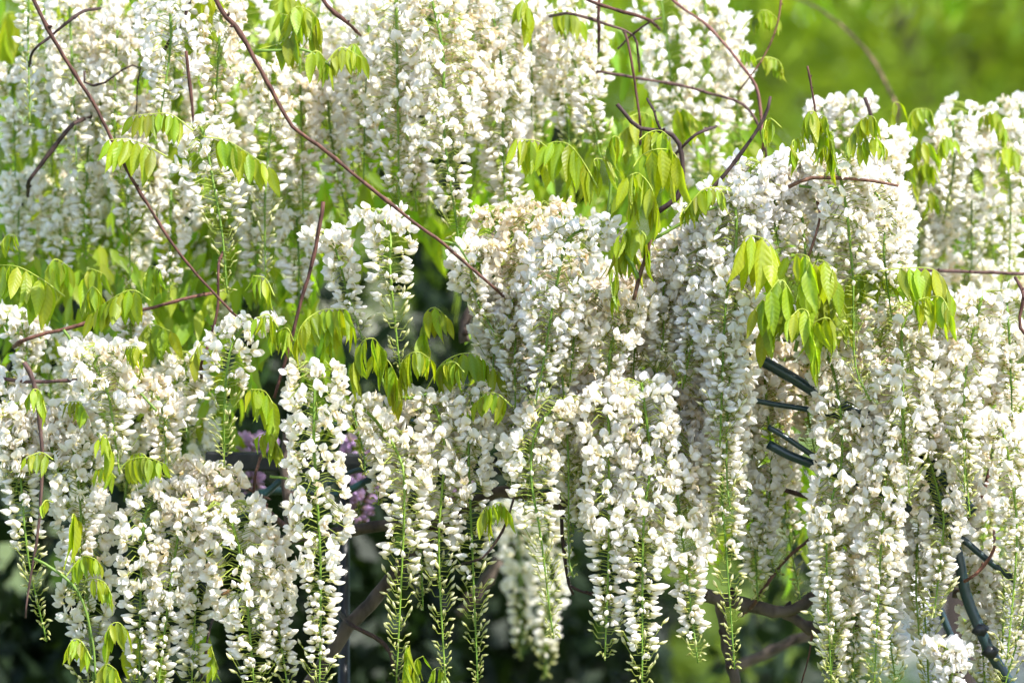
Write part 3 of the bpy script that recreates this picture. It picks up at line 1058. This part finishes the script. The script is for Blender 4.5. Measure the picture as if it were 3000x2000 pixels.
for row in LEAVES.strip().splitlines():
    p, size, Y, yng, key = row.split('|')
    seed += 1
    lab, grp = LEAF_LABELS[key]
    if grp:
        lab = ('small ' if float(size) < 62 else 'large ' if float(size) > 94 else 'middling ') + ('half-folded ' if float(yng) >= 0.5 else '') + lab.replace('small ', '').replace('large ', '').replace('half-folded ', '')
    fwd, big = {'cluster': (-0.07, 1.15), 'crown': (-0.04, 1.08), 'yellow': (-0.05, 1.08), 'young': (-0.06, 1.0), 'droop': (-0.03, 1.0), 'tuft': (-0.03, 1.0), 'folded': (-0.03, 1.0), 'lowleaf': (-0.04, 1.0)}.get(key, (0, 1))
    compound_leaf([tuple(float(a) for a in q.split(',')) for q in p.split()], float(size) * big, float(Y) + fwd, lab, grp, seed, young=float(yng))

# leaves of the vine behind the curtain and on an unseen roof added for shade: nobody could count them
def leaf_mass(name, boxes, seed, size, label, dark=1.0, droop=0.75):
    rng = random.Random(seed)
    items, tints = [], []
    for (x0, x1, y0, y1, z0, z1, n) in boxes:
        for _ in range(n):
            p = Vector((rng.uniform(x0, x1), rng.uniform(y0, y1), rng.uniform(z0, z1)))
            tg = Vector((rng.uniform(-1, 1), rng.uniform(-1, 1), rng.uniform(-0.3, 0.2))).normalized()
            for k in range(9):
                q = p + tg * (k * size * 0.3)
                q.z -= 0.02 * (k / 4) ** 2 * size / 0.05
                x = (Vector((rng.uniform(-0.4, 0.4), rng.uniform(-0.4, 0.4), -droop)) + tg * 0.3).normalized()
                side = (tg - x * tg.dot(x)).normalized()
                z = x.cross(side)
                s = size * rng.uniform(0.8, 1.2)
                items.append((LOWLEAF[rng.randrange(4)], Matrix(((x.x, side.x, z.x, q.x), (x.y, side.y, z.y, q.y), (x.z, side.z, z.z, q.z), (0, 0, 0, 1))) @ Matrix.Scale(s, 4)))
                v = rng.uniform(0.7, 1.15) * dark
                tints.append((v * rng.uniform(0.7, 1.1), v, v))
    o = link(name, join_meshes(name, items, tints))
    o['kind'] = 'stuff'
    tag(o, label, 'foliage')
    return o
def pxbox(xa, xb, ya, yb, d0, d1, n):
    a, b = at(xa, yb, (d0 + d1) / 2), at(xb, ya, (d0 + d1) / 2)
    return (a.x, b.x, d0, d1, a.z, b.z, n)
leaf_mass('foliage', [pxbox(-100, 1000, -100, 900, 0.5, 0.9, 190), pxbox(1000, 1800, -100, 650, 0.62, 0.95, 60), pxbox(0, 950, 640, 1150, 0.36, 0.62, 45),
                      pxbox(1760, 2200, 300, 620, 0.62, 0.9, 24), pxbox(2600, 3050, 420, 900, 0.7, 1.0, 20), pxbox(1450, 2250, 700, 1200, 0.36, 0.6, 40),
                      pxbox(2250, 2950, 1000, 1500, 0.5, 0.8, 24)], 11, 0.045, 'yellow-green wisteria leaves filling the space behind the racemes')
leaf_mass('added_shade_foliage', [(-2.4, 1.5, 1.0, 4.4, 2.78, 3.05, 2200)], 12, 0.07, 'unseen leafy wisteria roof added above the pergola to shade the shrubs', droop=0.5)  # leaf roof out of view, added to keep sun off the shrubs behind

# ------------------------------------------------------------------ twigs and branches
def branch(pts, w0, w1, Y, label, mat, name='twig', group=None, color=(1, 1, 1), knots=True, Y1=None, sides=7, dive=0.0):
    """a tapering, slightly knotty woody stem through the photograph points; w0, w1: its widths in photograph pixels"""
    rng = random.Random(int(pts[0][0] * 7 + pts[0][1]))
    n = len(pts)
    Y1 = Y if Y1 is None else Y1
    w = [at(x, y, Y + (Y1 - Y) * i / (n - 1)) for i, (x, y) in enumerate(pts)]
    if dive:      # the ends run on into the blossom behind
        e = w[-1] + (w[-1] - w[-2]).normalized() * 0.02
        w.append(e + Vector((0, dive, 0)))
        if pts[0][1] > 0 and pts[0][0] > 0:
            e = w[0] + (w[0] - w[1]).normalized() * 0.02
            w.insert(0, e + Vector((0, dive, 0)))
    L0 = sum((a - b).length for a, b in zip(w, w[1:]))
    m = max(10, int(L0 / 0.012))
    curve, L = spline(w, m)
    base = curve[0].copy()
    k = MM * (D + Y) / D
    rad = []
    for i in range(m):
        t = i / (m - 1)
        r = 0.5 * k * (w0 + (w1 - w0) * t)
        if knots and rng.random() < 0.13 and 0 < i < m - 1:
            r *= rng.uniform(1.12, 1.4)
        rad.append(r * rng.uniform(0.88, 1.1))
    jit = 0.16 * 0.5 * k * w0
    P = [p - base + Vector((rng.uniform(-1, 1), rng.uniform(-1, 1), rng.uniform(-1, 1))) * jit for p in curve]
    b = MB()
    b.tube(P, rad, sides, (1, 1, 1))
    o = link(name, b.mesh(name, mat), None, None, (*color, 1))
    o.location = base
    tag(o, label, 'branch' if name == 'branch' else 'twig', group)
    if knots:
        for i in range(1, m - 1):
            if rng.random() < 0.16:
                kb = MB()
                d = Vector((rng.uniform(-1, 1), rng.uniform(-1, 0.2), rng.uniform(-0.4, 1))).normalized()
                r = rad[i]
                kb.tube([P[i] + d * r * 0.5, P[i] + d * r * 1.5, P[i] + d * r * 2.3], [r * 0.7, r * 0.62, r * 0.2], 6, (1, 1, 1))
                link('bud_scar', kb.mesh('bud_scar', mat), o, None, (0.55 * color[0], 0.45 * color[1], 0.45 * color[2], 1))
    return o
RED, TAN, GREY, DARK = (0.72, 0.5, 0.45), (1.25, 1.05, 0.85), (0.85, 0.8, 0.88), (0.4, 0.38, 0.42)
GREENW = (1.0, 2.3, 0.6)
TW = [
 ([(85, -30), (140, 85), (217, 213), (272, 298), (323, 400), (374, 502), (425, 587), (472, 664), (527, 743), (595, 824), (690, 925)], 15, 9, -0.04, 'long red-brown twig slanting past the pair of drooping leaves', RED),
 ([(620, -30), (655, 40), (700, 90), (760, 200), (810, 290), (845, 355), (880, 390), (940, 430), (1000, 480), (1085, 549), (1225, 660), (1289, 705), (1362, 769), (1450, 845)], 18, 10, -0.04, 'long light brown twig slanting down across the white cascade', (0.85, 0.62, 0.55)),
 ([(545, 150), (549, 190), (557, 255), (570, 385)], 13, 11, 0.10, 'short upright brown twig behind the faded cream raceme', RED),
 ([(640, 780), (640, 860), (634, 926), (612, 1007), (591, 1062)], 10, 12, 0.02, 'short reddish twig beside the broad level leaf', RED),
 ([(948, 590), (935, 667), (914, 773), (876, 905), (842, 1037), (816, 1122), (804, 1165)], 17, 11, -0.05, 'straight reddish twig ending in a cut tip among folded leaves', RED),
 ([(60, 1000), (110, 982), (204, 960), (306, 930), (430, 905), (560, 870)], 16, 12, 0.08, 'brown level twig under the broad level leaf', (1.2, 0.9, 0.8)),
 ([(-20, 1105), (93, 1118), (238, 1113), (330, 1120)], 14, 12, 0.06, 'grey-brown level twig behind the small half-shaded racemes', GREY),
 ([(70, 1060), (102, 1135), (125, 1330), (123, 1376), (115, 1525), (100, 1623), (85, 1716), (74, 1810)], 18, 7, -0.05, 'grey twig hanging straight down beside the bud-tailed raceme', GREY),
 ([(213, 366), (160, 430), (106, 502), (85, 530)], 18, 14, 0.25, 'short dark thick twig behind the red-brown twig', DARK),
 ([(561, -20), (536, 64), (506, 106), (480, 150)], 14, 10, 0.14, 'dark knobbly twig above the bright bluish white raceme', DARK),
 ([(247, 208), (251, 247), (298, 247), (361, 204), (410, 190), (402, 250), (400, 330)], 9, 5, 0.20, 'thin curling dark tendril beside the red-brown twig', DARK),
 ([(235, 38), (145, 110), (98, 149)], 12, 10, 0.10, 'thin dark twig crossing the red-brown twig', DARK),
 ([(940, -10), (970, 30), (1010, 60)], 14, 10, 0.10, 'short brown twig at the edge of the big cascade', RED),
 ([(1700, -10), (1719, 0), (1800, 28), (1893, 55)], 14, 12, 0.16, 'brown twig crossing above the bare forked twigs', RED),
 ([(1660, 40), (1698, 47), (1766, 68), (1855, 102), (1868, 150)], 12, 9, 0.18, 'thin grey bare forked twig between the cascade and far racemes', GREY),
 ([(1855, 100), (1905, 64)], 9, 7, 0.18, 'short fork of the thin grey bare twig', GREY),
 ([(1757, -10), (1753, 50), (1755, 90)], 14, 9, 0.17, 'stub of brown twig crossing the bare forked twigs', RED),
 ([(1838, 119), (1863, 264), (1876, 366)], 11, 9, 0.14, 'straight thin brown twig joining the dark forked twig', RED),
 ([(1808, 306), (1851, 357), (1885, 379), (1936, 383), (1990, 421), (1995, 560), (1930, 620)], 14, 22, 0.10, 'dark forked twig bending down behind the upright shoot', DARK),
 ([(1916, 325), (1924, 355), (1936, 383)], 9, 10, 0.10, 'short spur on the dark forked twig', DARK),
 ([(2065, 382), (2030, 400), (2000, 430)], 12, 10, 0.10, 'short knobbly fork beside the far racemes', DARK),
 ([(1760, 210), (1774, 213), (1995, 251), (2085, 276), (2170, 302), (2213, 349), (2238, 417), (2245, 460)], 11, 11, 0.30, 'thin grey twig arching across the out of focus racemes', GREY),
 ([(1960, -10), (2000, 25), (2064, 68), (2128, 136), (2179, 200), (2217, 259), (2232, 360), (2236, 420)], 10, 14, 0.28, 'arched grey-pink twig rising over the out of focus racemes', (1.6, 1.25, 1.35)),
 ([(2257, 282), (2242, 340), (2191, 421), (2128, 506), (2070, 570)], 12, 16, 0.0, 'dark straight knobbly twig standing above the blossom crest', DARK),
 ([(2366, 194), (2378, 260), (2391, 340)], 8, 9, 0.05, 'thin upright brown twig against the green trees', RED),
 ([(2533, 285), (2553, 340), (2575, 440), (2590, 560)], 15, 12, 0.25, 'out of focus upright twig with a pale bud tip', DARK),
 ([(2310, 548), (2366, 523), (2425, 521), (2532, 527), (2632, 545)], 15, 10, -0.05, 'tan level twig lying across the blossom crest', TAN),
 ([(2402, 630), (2396, 667), (2366, 756)], 9, 10, -0.04, 'thin tan twig above the big leaf cluster', TAN),
 ([(1919, 630), (1914, 667), (1897, 735), (1876, 803), (1857, 880)], 13, 17, -0.06, 'tan cut twig standing upright in the fading cream racemes', TAN),
 ([(2640, 780), (2680, 790), (2808, 795), (3020, 803)], 13, 12, 0.22, 'thin horizontal twig beside the yellow-green leaves', GREY),
 ([(2998, 860), (2995, 897), (2985, 950), (3010, 990)], 13, 14, -0.02, 'short red-brown twig beside the nodding racemes', RED),
 ([(2291, -20), (2276, 77), (2238, 166), (2196, 226)], 8, 6, 0.30, 'very thin curved twig with small out of focus leaves', (1.4, 1.1, 0.8)),
 ([(2319, -10), (2404, 30), (2489, 98), (2553, 170), (2617, 289), (2630, 330)], 9, 16, 1.3, 'blurred pale twig arcing in front of the green trees', (2.2, 2.3, 2.0)),
 ([(1502, 1470), (1480, 1540), (1451, 1589), (1421, 1627), (1395, 1640)], 11, 7, -0.02, 'thin dark twig with a curled leaf beside the bud tails', DARK),
 ([(1642, 1480), (1650, 1590), (1663, 1695), (1680, 1742)], 15, 10, 0.02, 'dark hanging twig behind the slender bud raceme', DARK),
 ([(1672, 1715), (1700, 1730), (1750, 1742)], 10, 12, 0.02, 'short side spur of the dark hanging twig', DARK),
 ([(748, 1388), (745, 1420), (740, 1450), (765, 1483)], 12, 10, 0.05, 'short brown knobbly twig beside the black beam', RED),
 ([(708, 1415), (740, 1440)], 8, 9, 0.05, 'tiny side spur beside the black beam', RED),
 ([(765, 1475), (800, 1510), (860, 1560)], 18, 24, 0.08, 'grey twig joining the thick dark branch', GREY),
 ([(1025, 1827), (1119, 1878), (1149, 1929), (1166, 1990)], 18, 14, 0.10, 'dark twig forking from the slanting dark branch', DARK),
 ([(2205, 1775), (2240, 1720), (2272, 1674), (2320, 1620), (2374, 1576)], 15, 11, 0.10, 'slim brown twig rising from the thick grey branch', (1.0, 0.85, 0.8)),
 ([(2380, 1850), (2370, 1920), (2345, 2010)], 7, 6, 0.08, 'thin red-brown twig hanging below the thick grey branch', RED),
 ([(2230, 1400), (2251, 1419), (2374, 1457), (2446, 1470)], 18, 15, 0.12, 'grey twig running alongside the green hoop pipe', GREY),
 ([(2912, 1606), (2880, 1660), (2830, 1700)], 10, 13, 0.03, 'small brown forked twig on the steep hoop pipe', (1.3, 0.9, 0.75)),
 ([(2900, 1370), (2880, 1440), (2860, 1480)], 14, 18, 0.12, 'brown twig behind the slender bud raceme by the steep pipe', (1.2, 0.9, 0.8)),
 ([(590, 1990), (600, 1930), (612, 1850)], 12, 8, 0.10, 'thin dark twig between the mound and the bee raceme', DARK),
]
for pts, w0, w1, Y, lab, colr in TW:
    free = any(k in lab for k in ('cut', 'upright', 'hanging', 'tip', 'standing', 'tendril', 'level twig lying'))
    branch(pts, w0 * 0.8, w1 * 0.8, Y, lab, M_BARK, color=colr, dive=0.0 if free else 0.09)
GR = [
 ([(748, 149), (830, 148), (885, 145), (930, 165), (975, 200)], 10, 7, 0.11, 'green shoot carrying the upper leaf spray'),
 ([(1860, 710), (1906, 705), (1974, 667), (2050, 622), (2130, 600)], 11, 9, -0.05, 'green shoot springing from the tan cut twig'),
 ([(1870, 815), (1850, 770), (1815, 735)], 13, 8, -0.06, 'short stiff green shoot low on the tan cut twig'),
 ([(1783, 690), (1784, 640), (1788, 551), (1797, 490)], 14, 8, -0.04, 'upright green shoot topped by sunlit leaves'),
 ([(1289, 705), (1340, 720), (1375, 770)], 8, 6, -0.03, 'thin green shoot off the light brown twig'),
 ([(100, 1636), (149, 1661), (221, 1720), (255, 1800), (275, 1900), (280, 1990)], 9, 6, -0.08, 'trailing green shoot over the broad white racemes'),
 ([(790, 1395), (850, 1405), (900, 1440)], 8, 7, -0.02, 'short green shoot beside the black beam'),
 ([(1100, 1070), (1140, 1150), (1200, 1165), (1270, 1150)], 12, 10, 0.02, 'green shoot carrying the drooping leaves'),
 ([(380, 1120), (420, 1160), (460, 1205)], 9, 7, -0.03, 'arched green shoot beside the stout raceme'),
 ([(2340, 545), (2400, 552), (2450, 548), (2480, 600)], 9, 7, -0.03, 'green shoot under the tan level twig'),
 ([(185, 965), (215, 1010), (235, 1060)], 9, 6, 0.02, 'green curved shoot below the broad level leaf'),
 ([(2330, 1030), (2345, 950), (2350, 880), (2400, 800)], 14, 9, -0.01, 'green shoot holding the big leaf cluster'),
]
for pts, w0, w1, Y, lab in GR:
    branch(pts, w0, w1, Y, lab, M_STALK, name='green_shoot', color=(0.13, 0.21, 0.03), knots=False)
BR = [
 ([(800, 1600), (850, 1575), (1000, 1560), (1128, 1538), (1298, 1517), (1425, 1453), (1510, 1440), (1638, 1475), (1760, 1500)], 34, 40, 0.14, 'thick dark branch crossing behind the bud-tailed racemes'),
 ([(1320, 1520), (1183, 1649), (1085, 1768), (1025, 1827), (985, 1890), (900, 2020)], 34, 44, 0.16, 'dark branch slanting down from the thick branch'),
 ([(850, 1230), (835, 1330), (840, 1450), (860, 1560)], 26, 32, 0.12, 'grey-brown upright branch beside the black beam'),
 ([(2050, 1740), (2120, 1755), (2204, 1775), (2298, 1793), (2390, 1745), (2470, 1720)], 44, 32, 0.12, 'thick grey branch forking below the curtain'),
 ([(2300, 1793), (2374, 1840), (2425, 1845), (2553, 1827)], 36, 22, 0.13, 'branch running on from the fork of the thick grey branch'),
 ([(2130, 1970), (2166, 1950), (2298, 1887), (2400, 1840)], 34, 28, 0.75, 'blurred branch behind the thick grey branch'),
 ([(2106, 1755), (2128, 1887), (2157, 2010)], 26, 30, 0.16, 'dark branch dropping from the thick grey branch'),
 ([(2800, 1580), (2860, 1620), (2950, 1690)], 32, 34, 0.16, 'brown branch lying along the steep hoop pipe'),
 ([(2790, 1738), (2870, 1738)], 24, 24, 0.14, 'short stub of branch behind the steep hoop pipe'),
 ([(1385, 690), (1430, 700), (1500, 640)], 16, 22, 0.35, 'dark branch in the hollow below the cascade'),
 ([(1360, 1000), (1362, 940), (1400, 880), (1440, 850)], 34, 22, 0.30, 'dark bent branch in the hollow above the broad oval leaves'),
 ([(1460, 1640), (1400, 1740), (1340, 1800)], 34, 30, 0.9, 'blurred branch behind the bud tails'),
]
for pts, w0, w1, Y, lab in BR:
    branch(pts, w0, w1, Y, lab, M_OLDBARK, name='branch', sides=10)

# ------------------------------------------------------------------ pergola of dark green pipes
pg = empty('pergola', at(1500, 1500, 0.3))
tag(pg, 'dark green metal pipe pergola with a black beam under the wisteria', 'pergola')
PIPES = [
 ([(2150, 1010), (2319, 1105), (2396, 1152), (2553, 1228), (2700, 1330), (2850, 1500)], 34, 0.04),
 ([(2150, 1160), (2259, 1182), (2404, 1207), (2560, 1260), (2720, 1400)], 17, 0.05),
 ([(2250, 1250), (2306, 1283), (2379, 1332), (2520, 1420)], 17, 0.03),
 ([(2250, 1300), (2315, 1334), (2404, 1368), (2532, 1419), (2680, 1500)], 28, 0.04),
 ([(2700, 1500), (2816, 1576), (2900, 1645), (3030, 1740)], 20, 0.04),
 ([(2700, 1330), (2799, 1600), (2830, 1740), (2872, 1844), (2901, 1908), (2935, 1963), (2990, 2060)], 34, 0.04),
 ([(2680, 1600), (2757, 1793), (2800, 1887), (2884, 2005), (2920, 2050)], 22, 0.30),
 ([(600, 1520), (780, 1440), (979, 1448), (1106, 1394), (1300, 1330)], 26, 0.40),
 ([(950, 1205), (1000, 1195), (1300, 1156), (1361, 1139), (1480, 1120)], 16, 0.22),
 ([(900, 1260), (1080, 1230), (1300, 1240), (1480, 1250)], 15, 0.30),
 ([(1380, 1225), (1440, 1240), (1520, 1270)], 26, 0.20),
 ([(960, 1420), (1004, 1394), (1060, 1372), (1200, 1340)], 14, 0.24),
 ([(690, 1520), (760, 1460), (830, 1400)], 22, 0.30),
]
for pts, w, Y in PIPES:
    wp = [at(x, y, Y) - pg.location for x, y in pts]
    c, L = spline(wp, 30)
    b = MB(); b.tube(c, w * 0.5 * MM, 12, (1, 1, 1))
    link('pipe', b.mesh('pipe', M_PIPE), pg)
for (x, y, Y, w) in ((2553, 1228, 0.04, 34), (2404, 1368, 0.04, 28), (2872, 1844, 0.04, 34), (2901, 1908, 0.04, 34), (1106, 1394, 0.40, 26)):
    p = at(x, y, Y) - pg.location
    b = MB(); b.tube([p + Vector((-0.006, 0, 0.004)), p + Vector((0.006, 0, -0.004))], w * 0.62 * MM, 12, (1, 1, 1))
    link('clamp', b.mesh('clamp', M_BLACK), pg)
def box_between(name, a, c, h, dpt, mat, parent):
    b = MB()
    for x in (a.x, c.x):
        z0 = a.z if x == a.x else c.z
        for dy in (0, dpt):
            for dz in (-h / 2, h / 2):
                b.v.append((x, a.y + dy, z0 + dz)); b.c.append((1, 1, 1))
    b.f += [(0, 1, 3, 2), (4, 6, 7, 5), (0, 4, 5, 1), (2, 3, 7, 6), (1, 5, 7, 3), (0, 2, 6, 4)]
    me = b.mesh(name, mat, smooth=False)
    o = link(name, me, parent)
    bv = o.modifiers.new('edge', 'BEVEL'); bv.width = 0.003; bv.segments = 2
    return o
box_between('beam', at(600, 1350, 0.33) - pg.location, at(1720, 1368, 0.33) - pg.location, 60 * MM, 0.03, M_BLACK, pg)
b = MB(); c = at(1008, 1375, 0.345) - pg.location
b.tube([Vector((c.x, c.y, c.z)), Vector((c.x, c.y, 0.0 - pg.location.z))], 18 * MM, 12, (1, 1, 1))
link('post', b.mesh('post', M_BLACK), pg)

# ------------------------------------------------------------------ bee
aim = at(660, 1712, -0.1)
spots = [BEE_RACEME.location + c.matrix_basis.translation for c in BEE_RACEME.children if c.name.startswith('flower')]
spots = [p for p in spots if math.hypot(p.x - aim.x, p.z - aim.z) < 0.02] or [aim]
bee_at = min(spots, key=lambda p: p.y)
bee = empty('bee', bee_at + Vector((0.0, -0.0145, 0.004)))
tag(bee, 'small brown honey bee on the very thick white raceme', 'bee')
b = MB()
ax = [Vector((-0.0055, 0, -0.003)), Vector((-0.004, 0, -0.0022)), Vector((-0.001, 0, -0.0006)), Vector((0.0005, 0, 0.0002)), Vector((0.0022, 0, 0.0012)), Vector((0.0034, 0, 0.002)), Vector((0.0042, 0, 0.0026)), Vector((0.0055, 0, 0.0032)), Vector((0.006, 0, 0.0034))]
b.tube(ax, [0.0006, 0.0017, 0.0021, 0.0011, 0.002, 0.0019, 0.0009, 0.0014, 0.0006], 8, (1, 1, 1))
for s in (-1, 1):
    for i in range(3):
        p = Vector((0.001 + i * 0.0012, s * 0.0012, 0.0002 + i * 0.0007))
        b.tube([p, p + Vector((0.0004, s * 0.0018, -0.0012)), p + Vector((0.0014, s * 0.0022, -0.0036))], 0.00028, 4, (1, 1, 1))
link('body', b.mesh('body', M_BEE), bee, None, (1, 1, 1, 1))
for s in (-1, 1):
    b = MB()
    pts, cols = [], []
    for j in range(4):
        for i in range(3):
            w = (0.0004, 0.0013, 0.0016, 0.0007)[j]
            pts.append((0.002 - 0.0022 * j, s * (0.0012 + 0.0004 * j) + (i - 1) * 0.0004, 0.0032 + (i - 1) * w - 0.0003 * j)); cols.append((0.35, 0.3, 0.24))
    b.grid(pts, 3, 4, cols)
    link('wing', b.mesh('wing', M_PETAL), bee)

# ------------------------------------------------------------------ shrubs and trees of the garden
def clump_mesh(name, n, seed, leaf, cols, shape, mat=None, spark=None):
    """leaf faces gathered in clumps through a crown's volume, unit radius"""
    rng = random.Random(seed)
    b = MB()
    lobes = [(Vector((rng.gauss(0, 0.42), rng.gauss(0, 0.42), rng.gauss(0, 0.42))), rng.uniform(0.18, 0.42)) for _ in range(shape)]
    for i in range(n):
        c, r = lobes[i % shape]
        d = Vector((rng.gauss(0, 1), rng.gauss(0, 1), rng.gauss(0, 1))).normalized()
        p = c + d * r * (rng.random() ** 0.4)
        x = Vector((rng.uniform(-1, 1), rng.uniform(-1, 1), rng.uniform(-0.8, 0.3))).normalized()
        y = x.cross(Vector((rng.uniform(-1, 1), rng.uniform(-1, 1), 1))).normalized()
        L = leaf * rng.uniform(0.7, 1.4)
        k = len(b.v)
        nrm = x.cross(y)
        for q in (p, p + x * L * 0.5 + y * L * 0.28 + nrm * L * 0.08, p + x * L, p + x * L * 0.5 - y * L * 0.28 + nrm * L * 0.08):
            b.v.append(tuple(q)); b.c.append(spark if spark and i % 53 == 0 else mix(cols[0], cols[1], (i % shape) / shape * 0.6 + ((i * 37) % 100) / 250))
        b.f.append((k, k + 1, k + 2, k + 3))
    return b.mesh(name, mat or M_FAR_LEAF)
TREE_CROWN = [clump_mesh('crown', 15000, 50 + k, 0.036, ((0.16, 0.26, 0.02), (0.29, 0.38, 0.03)), 34) for k in range(2)]
DARK_CROWN = clump_mesh('crown', 5000, 60, 0.10, ((0.005, 0.012, 0.004), (0.014, 0.03, 0.007)), 24, spark=(0.10, 0.19, 0.03))  # spark: sparse leaves coloured bright, painted glints that blur into circles
MID_CROWN = clump_mesh('crown', 3500, 61, 0.11, ((0.06, 0.12, 0.02), (0.16, 0.22, 0.03)), 18)
def trunk_mesh(h, r, seed):
    rng = random.Random(seed)
    b = MB()
    b.tube([Vector((0, 0, 0)), Vector((0.05 * r, 0.03, h * 0.5)), Vector((0.1 * r, 0, h))], [r, r * 0.75, r * 0.5], 8, (1, 1, 1))
    for k in range(5):
        a = rng.uniform(0, 6.28)
        z = h * rng.uniform(0.55, 0.95)
        d = Vector((math.cos(a), math.sin(a), rng.uniform(0.6, 1.2)))
        b.tube([Vector((0.05 * r, 0, z)), Vector((0.05 * r, 0, z)) + d * h * 0.25, Vector((0, 0, z)) + d * h * 0.5 + Vector((0, 0, 0.05))], [r * 0.42, r * 0.28, r * 0.1], 6, (1, 1, 1))
    return b.mesh('trunk', M_OLDBARK)
def plant(name, label, cat, group, x, y, h, rx, rz, crown, tint, seed, trunk_r=0.1):
    root = empty(name, (x, y, 0))
    tag(root, label, cat, group)
    rng = random.Random(seed)
    link('trunk', trunk_mesh(h, trunk_r, seed), root, None, (1, 1, 1, 1))
    m = Matrix.Translation((0, 0, h)) @ Matrix.Rotation(rng.uniform(0, 6.28), 4, 'Z') @ Matrix.Diagonal((rx, rx, rz, 1))
    link('crown', crown, root, m, (*tint, 1))
TREES = [  # x, y, crown height, rx, rz, tint
 (2.2, 16, 3.4, 2.4, 2.1, (1.0, 1.0, 1.0)), (4.4, 17, 3.6, 2.5, 2.2, (1.1, 1.05, 1.0)), (6.6, 17, 3.6, 2.4, 2.3, (0.75, 0.9, 0.9)), (0.4, 18, 3.6, 2.4, 2.4, (0.9, 1.0, 0.9)),
 (3.2, 21, 4.0, 3.0, 2.8, (0.95, 0.97, 0.9)), (7.5, 22, 4.2, 3.2, 3.0, (0.7, 0.8, 0.9)), (-1.5, 20, 3.8, 3.2, 3.0, (0.9, 1.0, 0.9)), (-5.0, 20, 3.8, 3.2, 3.0, (0.8, 0.9, 0.9)), (1.4, 24, 4.2, 3.0, 3.0, (0.9, 1.0, 0.95)),
 (5.0, 40, 5.0, 5.0, 4.6, (0.9, 0.95, 0.9)), (12.0, 42, 5.2, 5.2, 4.8, (0.7, 0.8, 0.9)), (-1.0, 41, 5.0, 5.2, 4.8, (0.85, 0.95, 0.9)),
]
for i, (x, y, h, rx, rz, tint) in enumerate(TREES):
    plant('tree', ('blurred ' + ('pale yellow-green' if tint[0] > 0.99 else 'yellow-green' if tint[0] > 0.84 else 'darker green') + (' tree beyond the wisteria' if y < 19 else ' tree in the second row beyond the wisteria' if y < 30 else ' tall tree far away beyond the path')), 'tree', 'trees beyond the wisteria', x, y, h, rx, rz, TREE_CROWN[i % 2], tint, 70 + i, 0.12)
SHRUBS = [
 (-0.75, 2.2, 0.85, 0.55, 0.85), (-0.35, 2.6, 0.8, 0.55, 0.85), (0.0, 2.3, 0.75, 0.5, 0.8), (-1.1, 2.8, 1.1, 0.6, 1.0), (-0.55, 3.3, 1.2, 0.7, 1.1), (0.15, 3.4, 0.9, 0.6, 0.9),
]
for i, (x, y, h, rx, rz) in enumerate(SHRUBS):
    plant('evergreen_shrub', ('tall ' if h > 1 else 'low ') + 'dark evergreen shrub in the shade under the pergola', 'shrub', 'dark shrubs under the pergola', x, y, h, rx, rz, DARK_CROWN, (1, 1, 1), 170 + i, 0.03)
BUSH = [(0.25, 6.5, 0.7, 0.6, 0.7), (0.75, 7.5, 0.75, 0.6, 0.7), (0.5, 9, 0.9, 0.8, 0.8), (0.9, 12, 0.7, 0.8, 0.7), (2.9, 13, 0.6, 0.7, 0.6)]
for i, (x, y, h, rx, rz) in enumerate(BUSH):
    plant('garden_bush', 'blurred sunlit garden bush beyond the gap in the blossom', 'bush', 'sunlit bushes beyond the gap', x, y, h, rx, rz, MID_CROWN, (1, 1, 1), 270 + i, 0.03)
print('objects', len(bpy.data.objects))
